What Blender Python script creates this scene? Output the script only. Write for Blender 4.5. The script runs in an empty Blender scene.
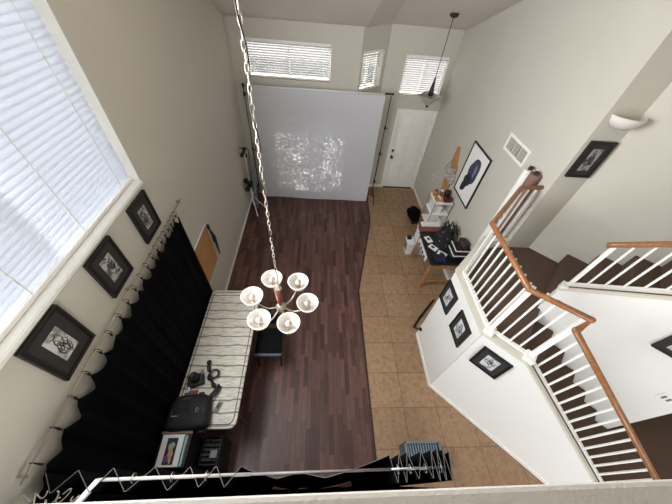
import bpy, bmesh, math, random
from mathutils import Vector, Matrix, noise
S = bpy.context.scene
COL = S.collection
PI = math.pi

# ------------------------------------------------------------------ camera, sky, sun, window and fill lamps, exposure
cam_d = bpy.data.cameras.new('camera')
cam = bpy.data.objects.new('view_camera', cam_d)
COL.objects.link(cam)
cam_d.sensor_width = 36.0
cam_d.lens = 36.0 * 275.9 / 672
cam_d.clip_start = 0.02
cam.matrix_world = Matrix.Translation((0, 0, 4.5)) @ (
    Matrix.Rotation(-0.1115, 4, 'Z') @ Matrix.Rotation(0.7397, 4, 'X') @ Matrix.Rotation(0.1091, 4, 'Z'))
S.camera = cam

world = bpy.data.worlds.new('sky')
S.world = world
world.use_nodes = True
bg = world.node_tree.nodes['Background']
bg.inputs[0].default_value = (0.95, 0.975, 1.0, 1)
bg.inputs[1].default_value = 1.9

sun_d = bpy.data.lights.new('sun', 'SUN')
sun_d.energy = 24.0
sun_d.angle = math.radians(0.53)
sun_d.color = (1.0, 0.96, 0.9)
sun = bpy.data.objects.new('sun', sun_d)
COL.objects.link(sun)
sun.rotation_euler = Vector((0.06, -0.80, -0.60)).to_track_quat('-Z', 'Y').to_euler()


def area_lamp(name, loc, direction, sx, sy, power, color):
    d = bpy.data.lights.new(name, 'AREA')
    d.shape = 'RECTANGLE'
    d.size, d.size_y = sx, sy
    d.energy = power
    d.color = color
    o = bpy.data.objects.new(name, d)
    COL.objects.link(o)
    o.location = loc
    o.rotation_euler = Vector(direction).to_track_quat('-Z', 'Y').to_euler()
    return o


area_lamp('daylight_big_window', (-1.63, 1.25, 3.85), (1, 0, 0), 1.8, 1.7, 215, (0.93, 0.96, 1.0))
area_lamp('fill_loft', (0.9, -3.8, 5.0), (0.0, 1, -0.25), 3.6, 1.9, 11, (1.0, 0.96, 0.9))  # unseen fill lamp behind the camera, added to even out the room
area_lamp('fill_stair', (6.6, -2.6, 4.6), (-0.75, 0.65, -0.25), 1.6, 1.6, 22, (1.0, 0.94, 0.82))  # added fill for the stair walls, no window stands there
area_lamp('fill_under_loft', (2.2, -3.8, 1.35), (0.05, 1, 0.05), 3.4, 2.0, 100, (0.90, 0.95, 1.0))  # unseen cool fill under the loft, added to brighten the lower stair walls

S.view_settings.view_transform = 'Standard'
S.view_settings.look = 'None'
S.view_settings.exposure = 0.14
S.view_settings.gamma = 1.0
S.view_settings.use_curve_mapping = False


# ------------------------------------------------------------------ materials
def srgb(r, g, b):
    def f(c):
        c /= 255.0
        return c / 12.92 if c <= 0.04045 else ((c + 0.055) / 1.055) ** 2.4
    return (f(r), f(g), f(b), 1.0)


class NT:
    def __init__(self, name):
        self.m = bpy.data.materials.new(name)
        self.m.use_nodes = True
        self.t = self.m.node_tree
        self.p = self.t.nodes['Principled BSDF']
        self.out = self.t.nodes['Material Output']

    def n(self, kind, **kw):
        x = self.t.nodes.new(kind)
        for k, v in kw.items():
            if k in x.inputs:
                x.inputs[k].default_value = v
            else:
                setattr(x, k, v)
        return x

    def l(self, a, b):
        self.t.links.new(a, b)

    def obj(self, scale=(1, 1, 1), rot=(0, 0, 0), loc=(0, 0, 0)):
        tc = self.n('ShaderNodeTexCoord')
        mp = self.n('ShaderNodeMapping')
        mp.inputs['Scale'].default_value = scale
        mp.inputs['Rotation'].default_value = rot
        mp.inputs['Location'].default_value = loc
        self.l(tc.outputs['Object'], mp.inputs['Vector'])
        return mp.outputs['Vector']

    def noise(self, vec, scale, detail=3.0, rough=0.5, dist=0.0):
        x = self.n('ShaderNodeTexNoise')
        x.inputs['Scale'].default_value = scale
        x.inputs['Detail'].default_value = detail
        x.inputs['Roughness'].default_value = rough
        x.inputs['Distortion'].default_value = dist
        if vec is not None:
            self.l(vec, x.inputs['Vector'])
        return x.outputs['Fac']

    def ramp(self, fac, stops, interp='LINEAR'):
        x = self.n('ShaderNodeValToRGB')
        cr = x.color_ramp
        cr.interpolation = interp
        while len(cr.elements) < len(stops):
            cr.elements.new(0.5)
        for e, (p, c) in zip(cr.elements, stops):
            e.position = p
            e.color = c
        self.l(fac, x.inputs['Fac'])
        return x.outputs['Color']

    def mix(self, a, b, fac, mode='MIX'):
        x = self.n('ShaderNodeMix', data_type='RGBA', blend_type=mode)
        for sock, v in ((x.inputs[6], a), (x.inputs[7], b)):
            if hasattr(v, 'is_linked'):
                self.l(v, sock)
            else:
                sock.default_value = v
        if hasattr(fac, 'is_linked'):
            self.l(fac, x.inputs[0])
        else:
            x.inputs[0].default_value = fac
        return x.outputs[2]

    def bump(self, fac, strength, dist):
        b = self.n('ShaderNodeBump')
        b.inputs['Strength'].default_value = strength
        b.inputs['Distance'].default_value = dist
        self.l(fac, b.inputs['Height'])
        self.l(b.outputs['Normal'], self.p.inputs['Normal'])


def plain(name, col, rough=0.6, metal=0.0, var=0.08, vscale=14.0, spec=0.4, bump=0.0, bscale=200.0):
    t = NT(name)
    v = t.obj()
    f = t.noise(v, vscale)
    dark = tuple(c * (1 - var) for c in col[:3]) + (1,)
    lite = tuple(min(1, c * (1 + var)) for c in col[:3]) + (1,)
    t.l(t.ramp(f, [(0.3, dark), (0.7, lite)]), t.p.inputs['Base Color'])
    t.p.inputs['Roughness'].default_value = rough
    t.p.inputs['Metallic'].default_value = metal
    t.p.inputs['Specular IOR Level'].default_value = spec
    if bump:
        t.bump(t.noise(v, bscale, 4), bump, 0.002)
    return t.m


def translucent(name, col, amount, rough=0.6, tcol=None):
    t = NT(name)
    t.p.inputs['Base Color'].default_value = col
    t.p.inputs['Roughness'].default_value = rough
    t.p.inputs['Specular IOR Level'].default_value = 0.05
    tr = t.n('ShaderNodeBsdfTranslucent')
    tr.inputs['Color'].default_value = tcol or col
    mx = t.n('ShaderNodeMixShader')
    mx.inputs[0].default_value = amount
    t.l(t.p.outputs[0], mx.inputs[1])
    t.l(tr.outputs[0], mx.inputs[2])
    t.l(mx.outputs[0], t.out.inputs['Surface'])
    return t.m


M = {}
M['wall'] = plain('wall_paint', srgb(194, 189, 177), 0.75, var=0.015, vscale=3, spec=0.25, bump=0.35, bscale=110)
M['wall_white'] = plain('stair_wall_paint', srgb(232, 230, 224), 0.7, var=0.015, vscale=3, spec=0.25, bump=0.2, bscale=110)
M['ceiling'] = plain('ceiling_paint', srgb(196, 188, 178), 0.85, var=0.02, vscale=3, spec=0.2, bump=0.3, bscale=110)
M['trim'] = plain('white_trim_paint', srgb(236, 234, 228), 0.45, var=0.01)
M['beige_cap'] = plain('beige_cap_paint', srgb(205, 200, 186), 0.6, var=0.02)
M['black'] = plain('black_plastic', srgb(20, 20, 22), 0.45, var=0.15)
M['black_frame'] = plain('black_frame_wood', srgb(24, 22, 22), 0.4, var=0.15)
M['black_mat'] = plain('black_mat_board', srgb(46, 43, 42), 0.85, var=0.1)
M['cloth_black'] = plain('black_curtain_cloth', srgb(13, 13, 15), 0.95, var=0.3, vscale=6, spec=0.05)
M['sheen_trim'] = plain('grey_sheen_trim', srgb(92, 90, 88), 0.8, var=0.2)  # grey of the painted hem sheen, also bag zip and table groove
M['steel'] = plain('brushed_steel', srgb(170, 168, 164), 0.35, metal=0.9, var=0.08)
M['nickel'] = plain('antique_nickel', srgb(176, 166, 148), 0.35, metal=0.6, var=0.15)
M['bronze'] = plain('dark_bronze', srgb(52, 44, 38), 0.45, metal=0.5, var=0.15)
M['oak'] = None
M['red_wood'] = plain('red_brown_column', srgb(122, 50, 46), 0.45, var=0.15)
M['paper'] = plain('white_paper', srgb(232, 230, 226), 0.8, var=0.02)
M['white_plastic'] = plain('white_plastic', srgb(226, 226, 226), 0.5, var=0.03)
M['grey_plastic'] = plain('grey_plastic', srgb(112, 116, 118), 0.5, var=0.1)
M['slate'] = plain('blue_grey_plastic', srgb(74, 84, 96), 0.5, var=0.1)
M['navy'] = plain('navy_cloth', srgb(26, 28, 52), 0.9, var=0.2)
M['tan_board'] = plain('tan_board', srgb(176, 128, 84), 0.6, var=0.1, vscale=5)
M['tan_wood'] = plain('light_wood', srgb(168, 120, 76), 0.55, var=0.12)
M['brown_box'] = plain('brown_cardboard', srgb(120, 78, 60), 0.8, var=0.1)
M['brown_leather'] = plain('dark_brown_leather', srgb(58, 40, 34), 0.6, var=0.2)
M['brown_paper'] = plain('brown_paper', srgb(128, 98, 88), 0.8, var=0.06)
M['teal'] = plain('teal_cover', srgb(60, 140, 150), 0.6, var=0.2)
M['purple'] = plain('purple_ink', srgb(98, 74, 118), 0.7, var=0.2)
M['skin_print'] = plain('peach_ink', srgb(190, 150, 130), 0.7, var=0.2)
M['pale_green'] = plain('pale_green_ink', srgb(160, 170, 150), 0.7, var=0.2)
M['ink'] = plain('charcoal_ink', srgb(48, 46, 46), 0.8, var=0.3, vscale=60)
M['blue_ink'] = plain('blue_grey_ink', srgb(58, 64, 82), 0.7, var=0.5, vscale=25)
M['dark_wood'] = plain('dark_crate_wood', srgb(36, 30, 28), 0.7, var=0.2)
M['leaf'] = plain('screen_leaf', srgb(60, 90, 40), 0.7, var=0.2)
M['bulb'] = translucent('frosted_bulb', srgb(186, 174, 164), 0.3, 0.3)
M['slat'] = translucent('white_blind_slat', srgb(240, 240, 238), 0.72, 0.6, srgb(240, 244, 252))
M['slat_opaque'] = translucent('white_vinyl_slat', srgb(200, 200, 204), 0.04, 0.6)
M['shade'] = translucent('alabaster_glass', srgb(240, 236, 230), 0.35, 0.25)
M['backdrop'] = translucent('white_backdrop_cloth', srgb(206, 206, 210), 0.22, 0.9, srgb(240, 240, 245))

# oak handrail
t = NT('oak_handrail')
f = t.noise(t.obj((3, 3, 3)), 5, 4, 0.6, 1.5)
t.l(t.ramp(f, [(0.3, srgb(124, 80, 46)), (0.7, srgb(160, 109, 66))]), t.p.inputs['Base Color'])
t.p.inputs['Roughness'].default_value = 0.35
M['oak'] = t.m

# laminate planks
t = NT('dark_laminate_planks')
sx = t.n('ShaderNodeSeparateXYZ')
t.l(t.obj(), sx.inputs[0])
dv = t.n('ShaderNodeMath', operation='DIVIDE')
t.l(sx.outputs['X'], dv.inputs[0])
dv.inputs[1].default_value = 0.064
fl = t.n('ShaderNodeMath', operation='FLOOR')
t.l(dv.outputs[0], fl.inputs[0])
wn = t.n('ShaderNodeTexWhiteNoise', noise_dimensions='1D')
t.l(fl.outputs[0], wn.inputs['W'])
ad = t.n('ShaderNodeMath', operation='ADD')
t.l(sx.outputs['Y'], ad.inputs[0])
t.l(wn.outputs['Value'], ad.inputs[1])
cb = t.n('ShaderNodeCombineXYZ')
t.l(ad.outputs[0], cb.inputs['X'])
t.l(sx.outputs['X'], cb.inputs['Y'])
v = cb.outputs[0]
br = t.n('ShaderNodeTexBrick')
t.l(v, br.inputs['Vector'])
for k, x in (('Scale', 1.0), ('Brick Width', 0.46), ('Row Height', 0.064), ('Mortar Size', 0.0012), ('Mortar Smooth', 0.1), ('Bias', 0.0)):
    br.inputs[k].default_value = x
br.offset = 0.0
br.inputs['Color1'].default_value = srgb(66, 43, 38)
br.inputs['Color2'].default_value = srgb(108, 76, 68)
br.inputs['Mortar'].default_value = srgb(48, 31, 29)
grain = t.noise(t.obj((26, 2.2, 1)), 2.2, 5, 0.62, 0.6)
g = t.ramp(grain, [(0.25, (0.62, 0.6, 0.6, 1)), (0.55, (1, 1, 1, 1)), (0.8, (1.3, 1.24, 1.22, 1))])
t.l(t.mix(br.outputs['Color'], g, 1.0, 'MULTIPLY'), t.p.inputs['Base Color'])
t.p.inputs['Roughness'].default_value = 0.42
t.p.inputs['Specular IOR Level'].default_value = 0.4
M['laminate'] = t.m

# ceramic tiles
t = NT('tan_ceramic_tile')
v = t.obj(loc=(-1.37 + 5.0, -1.0 + 5.0, 0))
br = t.n('ShaderNodeTexBrick')
t.l(v, br.inputs['Vector'])
for k, x in (('Scale', 1.0), ('Brick Width', 0.5), ('Row Height', 0.5), ('Mortar Size', 0.006), ('Mortar Smooth', 0.2), ('Bias', 0.0)):
    br.inputs[k].default_value = x
br.offset = 0.0
br.inputs['Color1'].default_value = srgb(158, 129, 100)
br.inputs['Color2'].default_value = srgb(146, 117, 90)
br.inputs['Mortar'].default_value = srgb(116, 92, 71)
cl = t.ramp(t.noise(t.obj(), 14, 5, 0.65, 0.8), [(0.3, (0.66, 0.62, 0.58, 1)), (0.5, (0.95, 0.93, 0.9, 1)), (0.72, (1.16, 1.13, 1.08, 1))])
t.l(t.mix(br.outputs['Color'], cl, 1.0, 'MULTIPLY'), t.p.inputs['Base Color'])
t.p.inputs['Roughness'].default_value = 0.5
M['tile'] = t.m

# carpet
t = NT('brown_carpet')
f = t.noise(t.obj(), 180, 3, 0.7)
t.l(t.ramp(f, [(0.3, srgb(76, 62, 53)), (0.7, srgb(108, 90, 78))]), t.p.inputs['Base Color'])
t.p.inputs['Roughness'].default_value = 1.0
t.p.inputs['Specular IOR Level'].default_value = 0.05
t.bump(f, 0.6, 0.004)
M['carpet'] = t.m

# distressed white planks of the folding table
t = NT('distressed_white_planks')
wv = t.n('ShaderNodeTexWave', wave_type='BANDS', bands_direction='Y')
wv.inputs['Scale'].default_value = 2.35
wv.inputs['Distortion'].default_value = 1.1
wv.inputs['Detail'].default_value = 2.0
wv.inputs['Detail Scale'].default_value = 2.5
t.l(t.obj(), wv.inputs['Vector'])
lines = t.ramp(wv.outputs['Fac'], [(0.0, (0.8, 0.8, 0.8, 1)), (0.035, (0.35, 0.35, 0.35, 1)), (0.09, (0, 0, 0, 1))])
scr = t.ramp(t.noise(t.obj((3, 22, 3)), 3.0, 6, 0.7, 0.4), [(0.5, (0, 0, 0, 1)), (0.68, (0.75, 0.75, 0.75, 1))])
base = t.ramp(t.noise(t.obj((2, 9, 2)), 3, 4, 0.6), [(0.3, srgb(196, 190, 176)), (0.7, srgb(224, 219, 206))])
c1 = t.mix(base, srgb(122, 108, 92), scr)
t.l(t.mix(c1, srgb(50, 42, 38), lines), t.p.inputs['Base Color'])
t.p.inputs['Roughness'].default_value = 0.55
M['planks'] = t.m


def sketch_mat(name, seed, paper, ink):
    t = NT(name)
    f = t.noise(t.obj(loc=(seed * 3.1, seed, seed * 1.7)), 14, 5, 0.6, 1.2)
    t.l(t.ramp(f, [(0.40, ink), (0.52, paper), (1.0, paper)]), t.p.inputs['Base Color'])
    t.p.inputs['Roughness'].default_value = 0.7
    return t.m


def mottled(name, c1, c2, scale, lo=0.45, hi=0.55, rough=0.7):
    t = NT(name)
    f = t.noise(t.obj(), scale, 3, 0.6, 0.5)
    t.l(t.ramp(f, [(lo, c1), (hi, c2)]), t.p.inputs['Base Color'])
    t.p.inputs['Roughness'].default_value = rough
    return t.m


M['leopard'] = mottled('black_white_animal_print', srgb(40, 36, 36), srgb(214, 206, 198), 42, 0.44, 0.5)
M['pattern_cloth'] = mottled('black_white_patterned_cloth', srgb(16, 16, 18), srgb(150, 148, 146), 16, 0.62, 0.68, 0.9)
t = NT('window_glass')
tr = t.n('ShaderNodeBsdfTransparent')
gl = t.n('ShaderNodeBsdfGlossy')
gl.inputs['Roughness'].default_value = 0.02
mx = t.n('ShaderNodeMixShader')
mx.inputs[0].default_value = 0.06
t.l(tr.outputs[0], mx.inputs[1])
t.l(gl.outputs[0], mx.inputs[2])
t.l(mx.outputs[0], t.out.inputs['Surface'])
M['glass'] = t.m
M['pend_glass'] = translucent('grey_pendant_glass', srgb(214, 206, 198), 0.5, 0.3)


# ------------------------------------------------------------------ mesh helpers
class MB:
    def __init__(self, mat=None):
        self.b = bmesh.new()
        self.x = mat or Matrix.Identity(4)

    def v(self, co):
        return self.b.verts.new(self.x @ Vector(co))

    def face(self, pts):
        return self.b.faces.new([self.v(p) for p in pts])

    def box(self, x0, x1, y0, y1, z0, z1):
        v = [self.v((x, y, z)) for z in (z0, z1) for y in (y0, y1) for x in (x0, x1)]
        for f in ((0, 2, 3, 1), (4, 5, 7, 6), (0, 1, 5, 4), (2, 6, 7, 3), (0, 4, 6, 2), (1, 3, 7, 5)):
            self.b.faces.new([v[i] for i in f])
        return self

    def hexa(self, bot, top):
        n = len(bot)
        a = [self.v(p) for p in bot]
        c = [self.v(p) for p in top]
        self.b.faces.new(list(reversed(a)))
        self.b.faces.new(c)
        for i in range(n):
            self.b.faces.new([a[i], a[(i + 1) % n], c[(i + 1) % n], c[i]])
        return self

    def prism(self, poly, z0, z1):
        return self.hexa([(x, y, z0) for x, y in poly], [(x, y, z1) for x, y in poly])

    def tube(self, pts, r, n=8, closed=False, flat=None):
        pts = [Vector(p) for p in pts]
        m = len(pts)
        rs = r if isinstance(r, (list, tuple)) else [r] * m
        rings = []
        up = None
        for i, p in enumerate(pts):
            if closed:
                d = pts[(i + 1) % m] - pts[i - 1]
            else:
                d = pts[min(i + 1, m - 1)] - pts[max(i - 1, 0)]
            if d.length < 1e-9:
                d = Vector((0, 0, 1))
            d.normalize()
            if up is None:
                up = Vector((0, 0, 1)) if abs(d.z) < 0.9 else Vector((1, 0, 0))
            a = d.cross(up)
            if a.length < 1e-6:
                a = d.orthogonal()
            a.normalize()
            c = a.cross(d).normalized()
            up = c
            fl = flat or 1.0
            rings.append([self.v(p + a * math.cos(2 * PI * k / n) * rs[i] + c * math.sin(2 * PI * k / n) * rs[i] * fl) for k in range(n)])
        for i in range(m if closed else m - 1):
            A, B = rings[i], rings[(i + 1) % m]
            for k in range(n):
                self.b.faces.new([A[k], A[(k + 1) % n], B[(k + 1) % n], B[k]])
        if not closed:
            self.b.faces.new(list(reversed(rings[0])))
            self.b.faces.new(rings[-1])
        return self

    def bar(self, p, q, w, h):
        "rectangular bar, w horizontal, h vertical"
        p, q = Vector(p), Vector(q)
        d = (q - p).normalized()
        side = d.cross(Vector((0, 0, 1)))
        side = side.normalized() if side.length > 1e-4 else Vector((1, 0, 0))
        up = side.cross(d).normalized()
        o = [side * w / 2 * a + up * h / 2 * b for a, b in ((-1, -1), (1, -1), (1, 1), (-1, 1))]
        return self.hexa([p + k for k in o], [q + k for k in o])

    def lathe(self, prof, c=(0, 0, 0), n=24, cap=True):
        c = Vector(c)
        rings = [[self.v(c + Vector((r * math.cos(2 * PI * k / n), r * math.sin(2 * PI * k / n), z))) for k in range(n)] for r, z in prof]
        for A, B in zip(rings, rings[1:]):
            for k in range(n):
                self.b.faces.new([A[k], A[(k + 1) % n], B[(k + 1) % n], B[k]])
        if cap:
            self.b.faces.new(list(reversed(rings[0])))
            self.b.faces.new(rings[-1])
        return self

    def ball(self, c, r, sq=(1, 1, 1), n=2, rough=0.0, seed=0):
        r0 = bmesh.ops.create_icosphere(self.b, subdivisions=n, radius=1.0)
        for v in r0['verts']:
            k = 1.0
            if rough:
                k += rough * noise.noise(v.co * 2.2 + Vector((seed, seed * 2.3, 0)))
            v.co = self.x @ (Vector(c) + Vector((v.co.x * sq[0], v.co.y * sq[1], v.co.z * sq[2])) * r * k)
        return self

    def grid(self, nu, nv, fn, closed=False):
        vs = [[self.v(fn(i / nu, j / nv)) for j in range(nv + 1)] for i in range(nu + (0 if closed else 1))]
        m = len(vs)
        for i in range(m if closed else m - 1):
            for j in range(nv):
                self.b.faces.new([vs[i][j], vs[(i + 1) % m][j], vs[(i + 1) % m][j + 1], vs[i][j + 1]])
        return self

    def build(self, name, mat, parent=None, bevel=0.0, smooth=False, thick=0.0, world=False):
        bmesh.ops.recalc_face_normals(self.b, faces=self.b.faces[:])
        me = bpy.data.meshes.new(name)
        self.b.to_mesh(me)
        self.b.free()
        if smooth:
            for p in me.polygons:
                p.use_smooth = True
        o = bpy.data.objects.new(name, me)
        COL.objects.link(o)
        me.materials.append(M[mat] if isinstance(mat, str) else mat)
        if thick:
            s = o.modifiers.new('thickness', 'SOLIDIFY')
            s.thickness = thick
            s.offset = 0
        if bevel:
            b = o.modifiers.new('bevel', 'BEVEL')
            b.width = bevel
            b.segments = 2
            b.limit_method = 'ANGLE'
        if parent is not None:
            o.parent = parent
            if world:
                o.matrix_parent_inverse = (Matrix.Translation(parent.location) @ Matrix.Rotation(parent.rotation_euler.z, 4, 'Z')).inverted()
        return o


def tag(o, label=None, cat=None, group=None, kind=None):
    if label:
        o['label'] = label
    if cat:
        o['category'] = cat
    if group:
        o['group'] = group
    if kind:
        o['kind'] = kind
    return o


def thing(name, label, cat, loc=(0, 0, 0), rotz=0.0, group=None):
    o = bpy.data.objects.new(name, None)
    o.empty_display_size = 0.1
    COL.objects.link(o)
    o.location = loc
    o.rotation_euler = (0, 0, rotz)
    return tag(o, label, cat, group)


def struct(mb, name, mat, label, cat, **kw):
    return tag(mb.build(name, mat, **kw), label, cat, kind='structure')


def dup(root, loc, label=None, rotz=None):
    r = root.copy()
    COL.objects.link(r)
    r.location = loc
    if rotz is not None:
        r.rotation_euler = (0, 0, rotz)
    if label:
        r['label'] = label
    for ch in list(root.children):
        c = ch.copy()
        COL.objects.link(c)
        c.parent = r
        for g in ch.children:
            d = g.copy()
            COL.objects.link(d)
            d.parent = c
    return r


def wall_panel(A, B, z0, z1, thick, holes, name, mat, label):
    """wall whose room face runs A->B in plan (room on the left of A->B); holes = (s0, s1, z0, z1)"""
    A, B = Vector((A[0], A[1], 0)), Vector((B[0], B[1], 0))
    d = (B - A)
    L = d.length
    d.normalize()
    out = Vector((d.y, -d.x, 0))
    X = Matrix(((d.x, out.x, 0, A.x), (d.y, out.y, 0, A.y), (0, 0, 1, 0), (0, 0, 0, 1)))
    mb = MB(X)
    ss = sorted({0.0, L} | {h[0] for h in holes} | {h[1] for h in holes})
    zs = sorted({z0, z1} | {h[2] for h in holes} | {h[3] for h in holes})
    for a, b in zip(ss, ss[1:]):
        for c, e in zip(zs, zs[1:]):
            ms, mz = (a + b) / 2, (c + e) / 2
            if any(h[0] < ms < h[1] and h[2] < mz < h[3] for h in holes):
                continue
            mb.box(a, b, 0, thick, c, e)
    bmesh.ops.remove_doubles(mb.b, verts=mb.b.verts[:], dist=1e-5)
    return struct(mb, name, mat, label, 'wall'), X


# ------------------------------------------------------------------ stair frame of reference (45 degrees to the room)
SN = Vector((0.698, 0.716, 0)).normalized()
ST = Vector((0.716, -0.698, 0)).normalized()
SB = Vector((1.84, 1.30, 0))
STAIR_ROT = math.atan2(ST.y, ST.x)


def P(c, s, z=0.0):
    "c measured across the stairs from the outer kneewall face, s down the lower flight"
    return SB + SN * c + ST * s + Vector((0, 0, z))


def xy(c, s):
    p = P(c, s)
    return (p.x, p.y)


# ------------------------------------------------------------------ floors
mb = MB()
mb.prism([(-1.66, -4), (0.87, -4), (0.87, 3.06), (1.33, 5.08), (1.37, 6.15), (-1.66, 6.15)], -0.1, 0.0)
struct(mb, 'floor', 'laminate', 'dark brown laminate plank floor of the living room', 'floor')
mb = MB()
mb.prism([(0.87, -4), (1.62, -4), (1.62, 0.9), xy(0.06, 0), (2.0, 2.3), (2.78, 2.78), (2.78, 6.65), (1.34, 6.65), (1.37, 6.15), (1.33, 5.08), (0.87, 3.06)], -0.1, 0.0)
mb.prism([(1.62, -4), (3.4, -4), xy(0.06, 4.2), xy(0.06, 0), (1.62, 0.9)], -0.1, 0.0)
struct(mb, 'floor_tile', 'tile', 'tan square ceramic tile floor leading to the front door', 'floor')
mb = MB()
mb.prism([xy(0.06, 0), xy(0.06, 4.2), (7.5, -4), (7.5, 2.7), (2.79, 2.7), (2.0, 2.3)], -0.1, 0.0)
struct(mb, 'floor_carpet', 'carpet', 'dark brown carpeted floor at the foot of the stairs', 'floor')
mb = MB()
mb.prism([(0.855, -4), (0.885, -4), (0.885, 3.06), (1.345, 5.08), (1.385, 6.15), (1.355, 6.15), (1.315, 5.08), (0.855, 3.06)], 0.0, 0.006)
struct(mb, 'trim_1', plain('dark_transition_strip', srgb(52, 36, 32), 0.5), 'dark transition strip between the wood planks and tiles', 'trim')

# ------------------------------------------------------------------ walls
WL0, WL1, WZ0, WZ1 = 0.27, 2.30, 2.89, 4.76
# left wall runs from back (y 6.15) to front so that the room lies on its left
YT = 6.15
wall_panel((-1.66, YT), (-1.66, -4), 0, 7.2, 0.2, [(YT - WL1, YT - WL0, WZ0, WZ1)], 'wall_left', 'wall', 'tall painted left wall with the large window in it')
# back wall (house front)
LWIN = (-1.02, 0.80, 0.34, 1.80)
wall_panel((0.76, YT), (-1.66, YT), 0, 3.9, 0.2, [(0.76 - 0.20, 0.76 + 1.38, 2.70, 3.32), (0.76 - 0.62, 0.76 + 1.02, 0.36, 2.02)], 'wall_back', 'wall', 'painted far wall behind the white backdrop')
DL = math.hypot(0.58, 0.5)
wall_panel((1.34, 6.65), (0.76, 6.15), 0, 3.9, 0.2, [(0.10, DL - 0.06, 2.56, 3.24)], 'wall_corner', 'wall', 'short angled wall with the small window beside the door')
wall_panel((2.78, 6.65), (1.34, 6.65), 0, 3.9, 0.2, [(0.07, 0.91, 0.0, 2.07), (0.12, 1.04, 2.42, 3.17)], 'wall_door', 'wall', 'painted wall around the front door and its transom window')
wall_panel((2.78, 2.70), (2.78, 6.65), 0, 7.2, 0.14, [], 'wall_right', 'wall', 'tall painted right wall with the vent and framed poster')
wall_panel((3.30, 2.70), (2.92, 2.70), 0, 7.2, 0.16, [], 'wall_stair_end', 'wall', 'narrow grey wall end above the landing holding the sconce')
wall_panel(xy(1.917, 4.6), xy(1.917, -0.14), 0, 7.2, 0.16, [], 'wall_stair', 'wall', 'angled painted wall behind the upper stair flight')
wall_panel((7.5, -4), (7.5, 4.2), 0, 7.2, 0.16, [], 'wall_hall', 'wall', 'far wall of the hallway beyond the stairs')
wall_panel((-1.66, -4), (7.5, -4), 0, 7.2, 0.16, [(0.7, 4.4, 4.0, 6.0), (2.16, 5.56, 0.1, 2.4)], 'wall_rear', 'wall', 'rear wall of the loft')  # unseen openings added for the two rear fill lamps

# sloped ceiling
mb = MB()
fr = [(-1.86, 6.35, 3.60 - 0.08), (0.80, 6.18, 3.60), (1.34, 6.68, 3.61), (3.0, 6.68, 3.61)]
bk = [(-1.86, 0.0, 6.05), (0.80, 0.0, 6.05), (1.34, 0.0, 6.05), (3.0, 0.0, 6.05)]
for i in range(3):
    mb.hexa([fr[i], fr[i + 1], bk[i + 1], bk[i]], [Vector(p) + Vector((0, 0, 0.12)) for p in (fr[i], fr[i + 1], bk[i + 1], bk[i])])
mb.box(-1.86, 8, -4.2, 0.0, 6.05, 6.17)
mb.box(3.0, 8, 0.0, 5.0, 6.05, 6.17)
struct(mb, 'ceiling', 'ceiling', 'pale vaulted ceiling over the room', 'ceiling')

# loft slab and half wall below the camera
mb = MB()
mb.box(-1.66, 2.0, -4, -0.12, 2.68, 2.95)
struct(mb, 'floor_loft', 'carpet', 'carpeted loft floor behind the half wall', 'floor')
mb = MB()
mb.box(-1.66, 3.2, -0.11, 0.0, 2.68, 3.91)
struct(mb, 'wall_loft', 'wall', 'low half wall of the loft at the bottom edge', 'wall')
mb = MB()
mb.box(-1.66, 3.2, -0.13, 0.010, 3.91, 3.95)
struct(mb, 'trim_loft', plain('textured_cap_paint', srgb(176, 171, 162), 0.8, var=0.03, vscale=40, bump=0.6, bscale=150), 'pale textured cap of the loft half wall', 'trim', bevel=0.008)

# baseboards
mb = MB()
mb.box(-1.66, -1.648, 0.0, 6.15, 0, 0.08)
struct(mb, 'baseboard_left', 'trim', 'white baseboard along the left wall', 'baseboard')
mb = MB()
mb.box(2.768, 2.78, 2.85, 6.65, 0, 0.08)
struct(mb, 'baseboard_right', 'trim', 'white baseboard along the right wall', 'baseboard')
mb = MB()
mb.box(1.34, 1.80, 6.638, 6.65, 0, 0.08)
struct(mb, 'baseboard_door', 'trim', 'white baseboard left of the front door', 'baseboard')

# ------------------------------------------------------------------ stairs
ZL = 1.74
RISE, RUN = 0.193, 0.25
LC0, LC1 = 0.12, 0.885     # lower flight between kneewall and middle wall
UC0, UC1 = 0.985, 1.915
mb = MB()
mb.prism([(1.95, 1.34), (1.95, 2.10), (2.52, 2.66), (2.78, 2.70), (3.158, 2.698), xy(1.915, 0.0), xy(1.915, 0.37), xy(0.12, 0.43)], ZL - 0.2, ZL)
struct(mb, 'stair_landing', 'carpet', 'brown carpeted stair landing behind the white railing', 'landing', bevel=0.012)
mb = MB()
for k in range(1, 7):
    s0, s1 = 0.43 + RUN * (k - 1), 0.43 + RUN * k + (1.0 if k == 6 else 0)
    z = ZL - RISE * k
    q = [(LC0, s0 - 0.005), (LC0, s1), (LC1, s1), (LC1, s0 - 0.005)]
    mb.hexa([P(c, s, 0.0) for c, s in q], [P(c, s, z) for c, s in q])
q = [(0.884, 1.94), (0.884, 2.93), (1.915, 2.93), (1.915, 1.94)]
mb.hexa([P(c, s, 0.0) for c, s in q], [P(c, s, ZL - RISE * 6) for c, s in q])
struct(mb, 'stair_flight', 'carpet', 'brown carpeted lower stair flight going down from the landing', 'stairs', bevel=0.012)
mb = MB()
for k in range(1, 8):
    s0, s1 = 0.37 + RUN * (k - 1), 0.37 + RUN * k
    z = ZL + RISE * k
    q = [(UC0 - 0.06, s0), (UC0 - 0.06, s1 + 0.004), (UC1, s1 + 0.004), (UC1, s0)]
    q2 = [(UC0 - 0.0, s0), (UC0 - 0.0, s1 + 0.004), (UC1, s1 + 0.004), (UC1, s0)]
    mb.hexa([P(c, s, z - 0.36) for c, s in q2], [P(c, s, z) for c, s in q2])
struct(mb, 'stair_flight_upper', 'carpet', 'brown carpeted upper stair flight climbing to the right', 'stairs', bevel=0.012)


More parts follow.
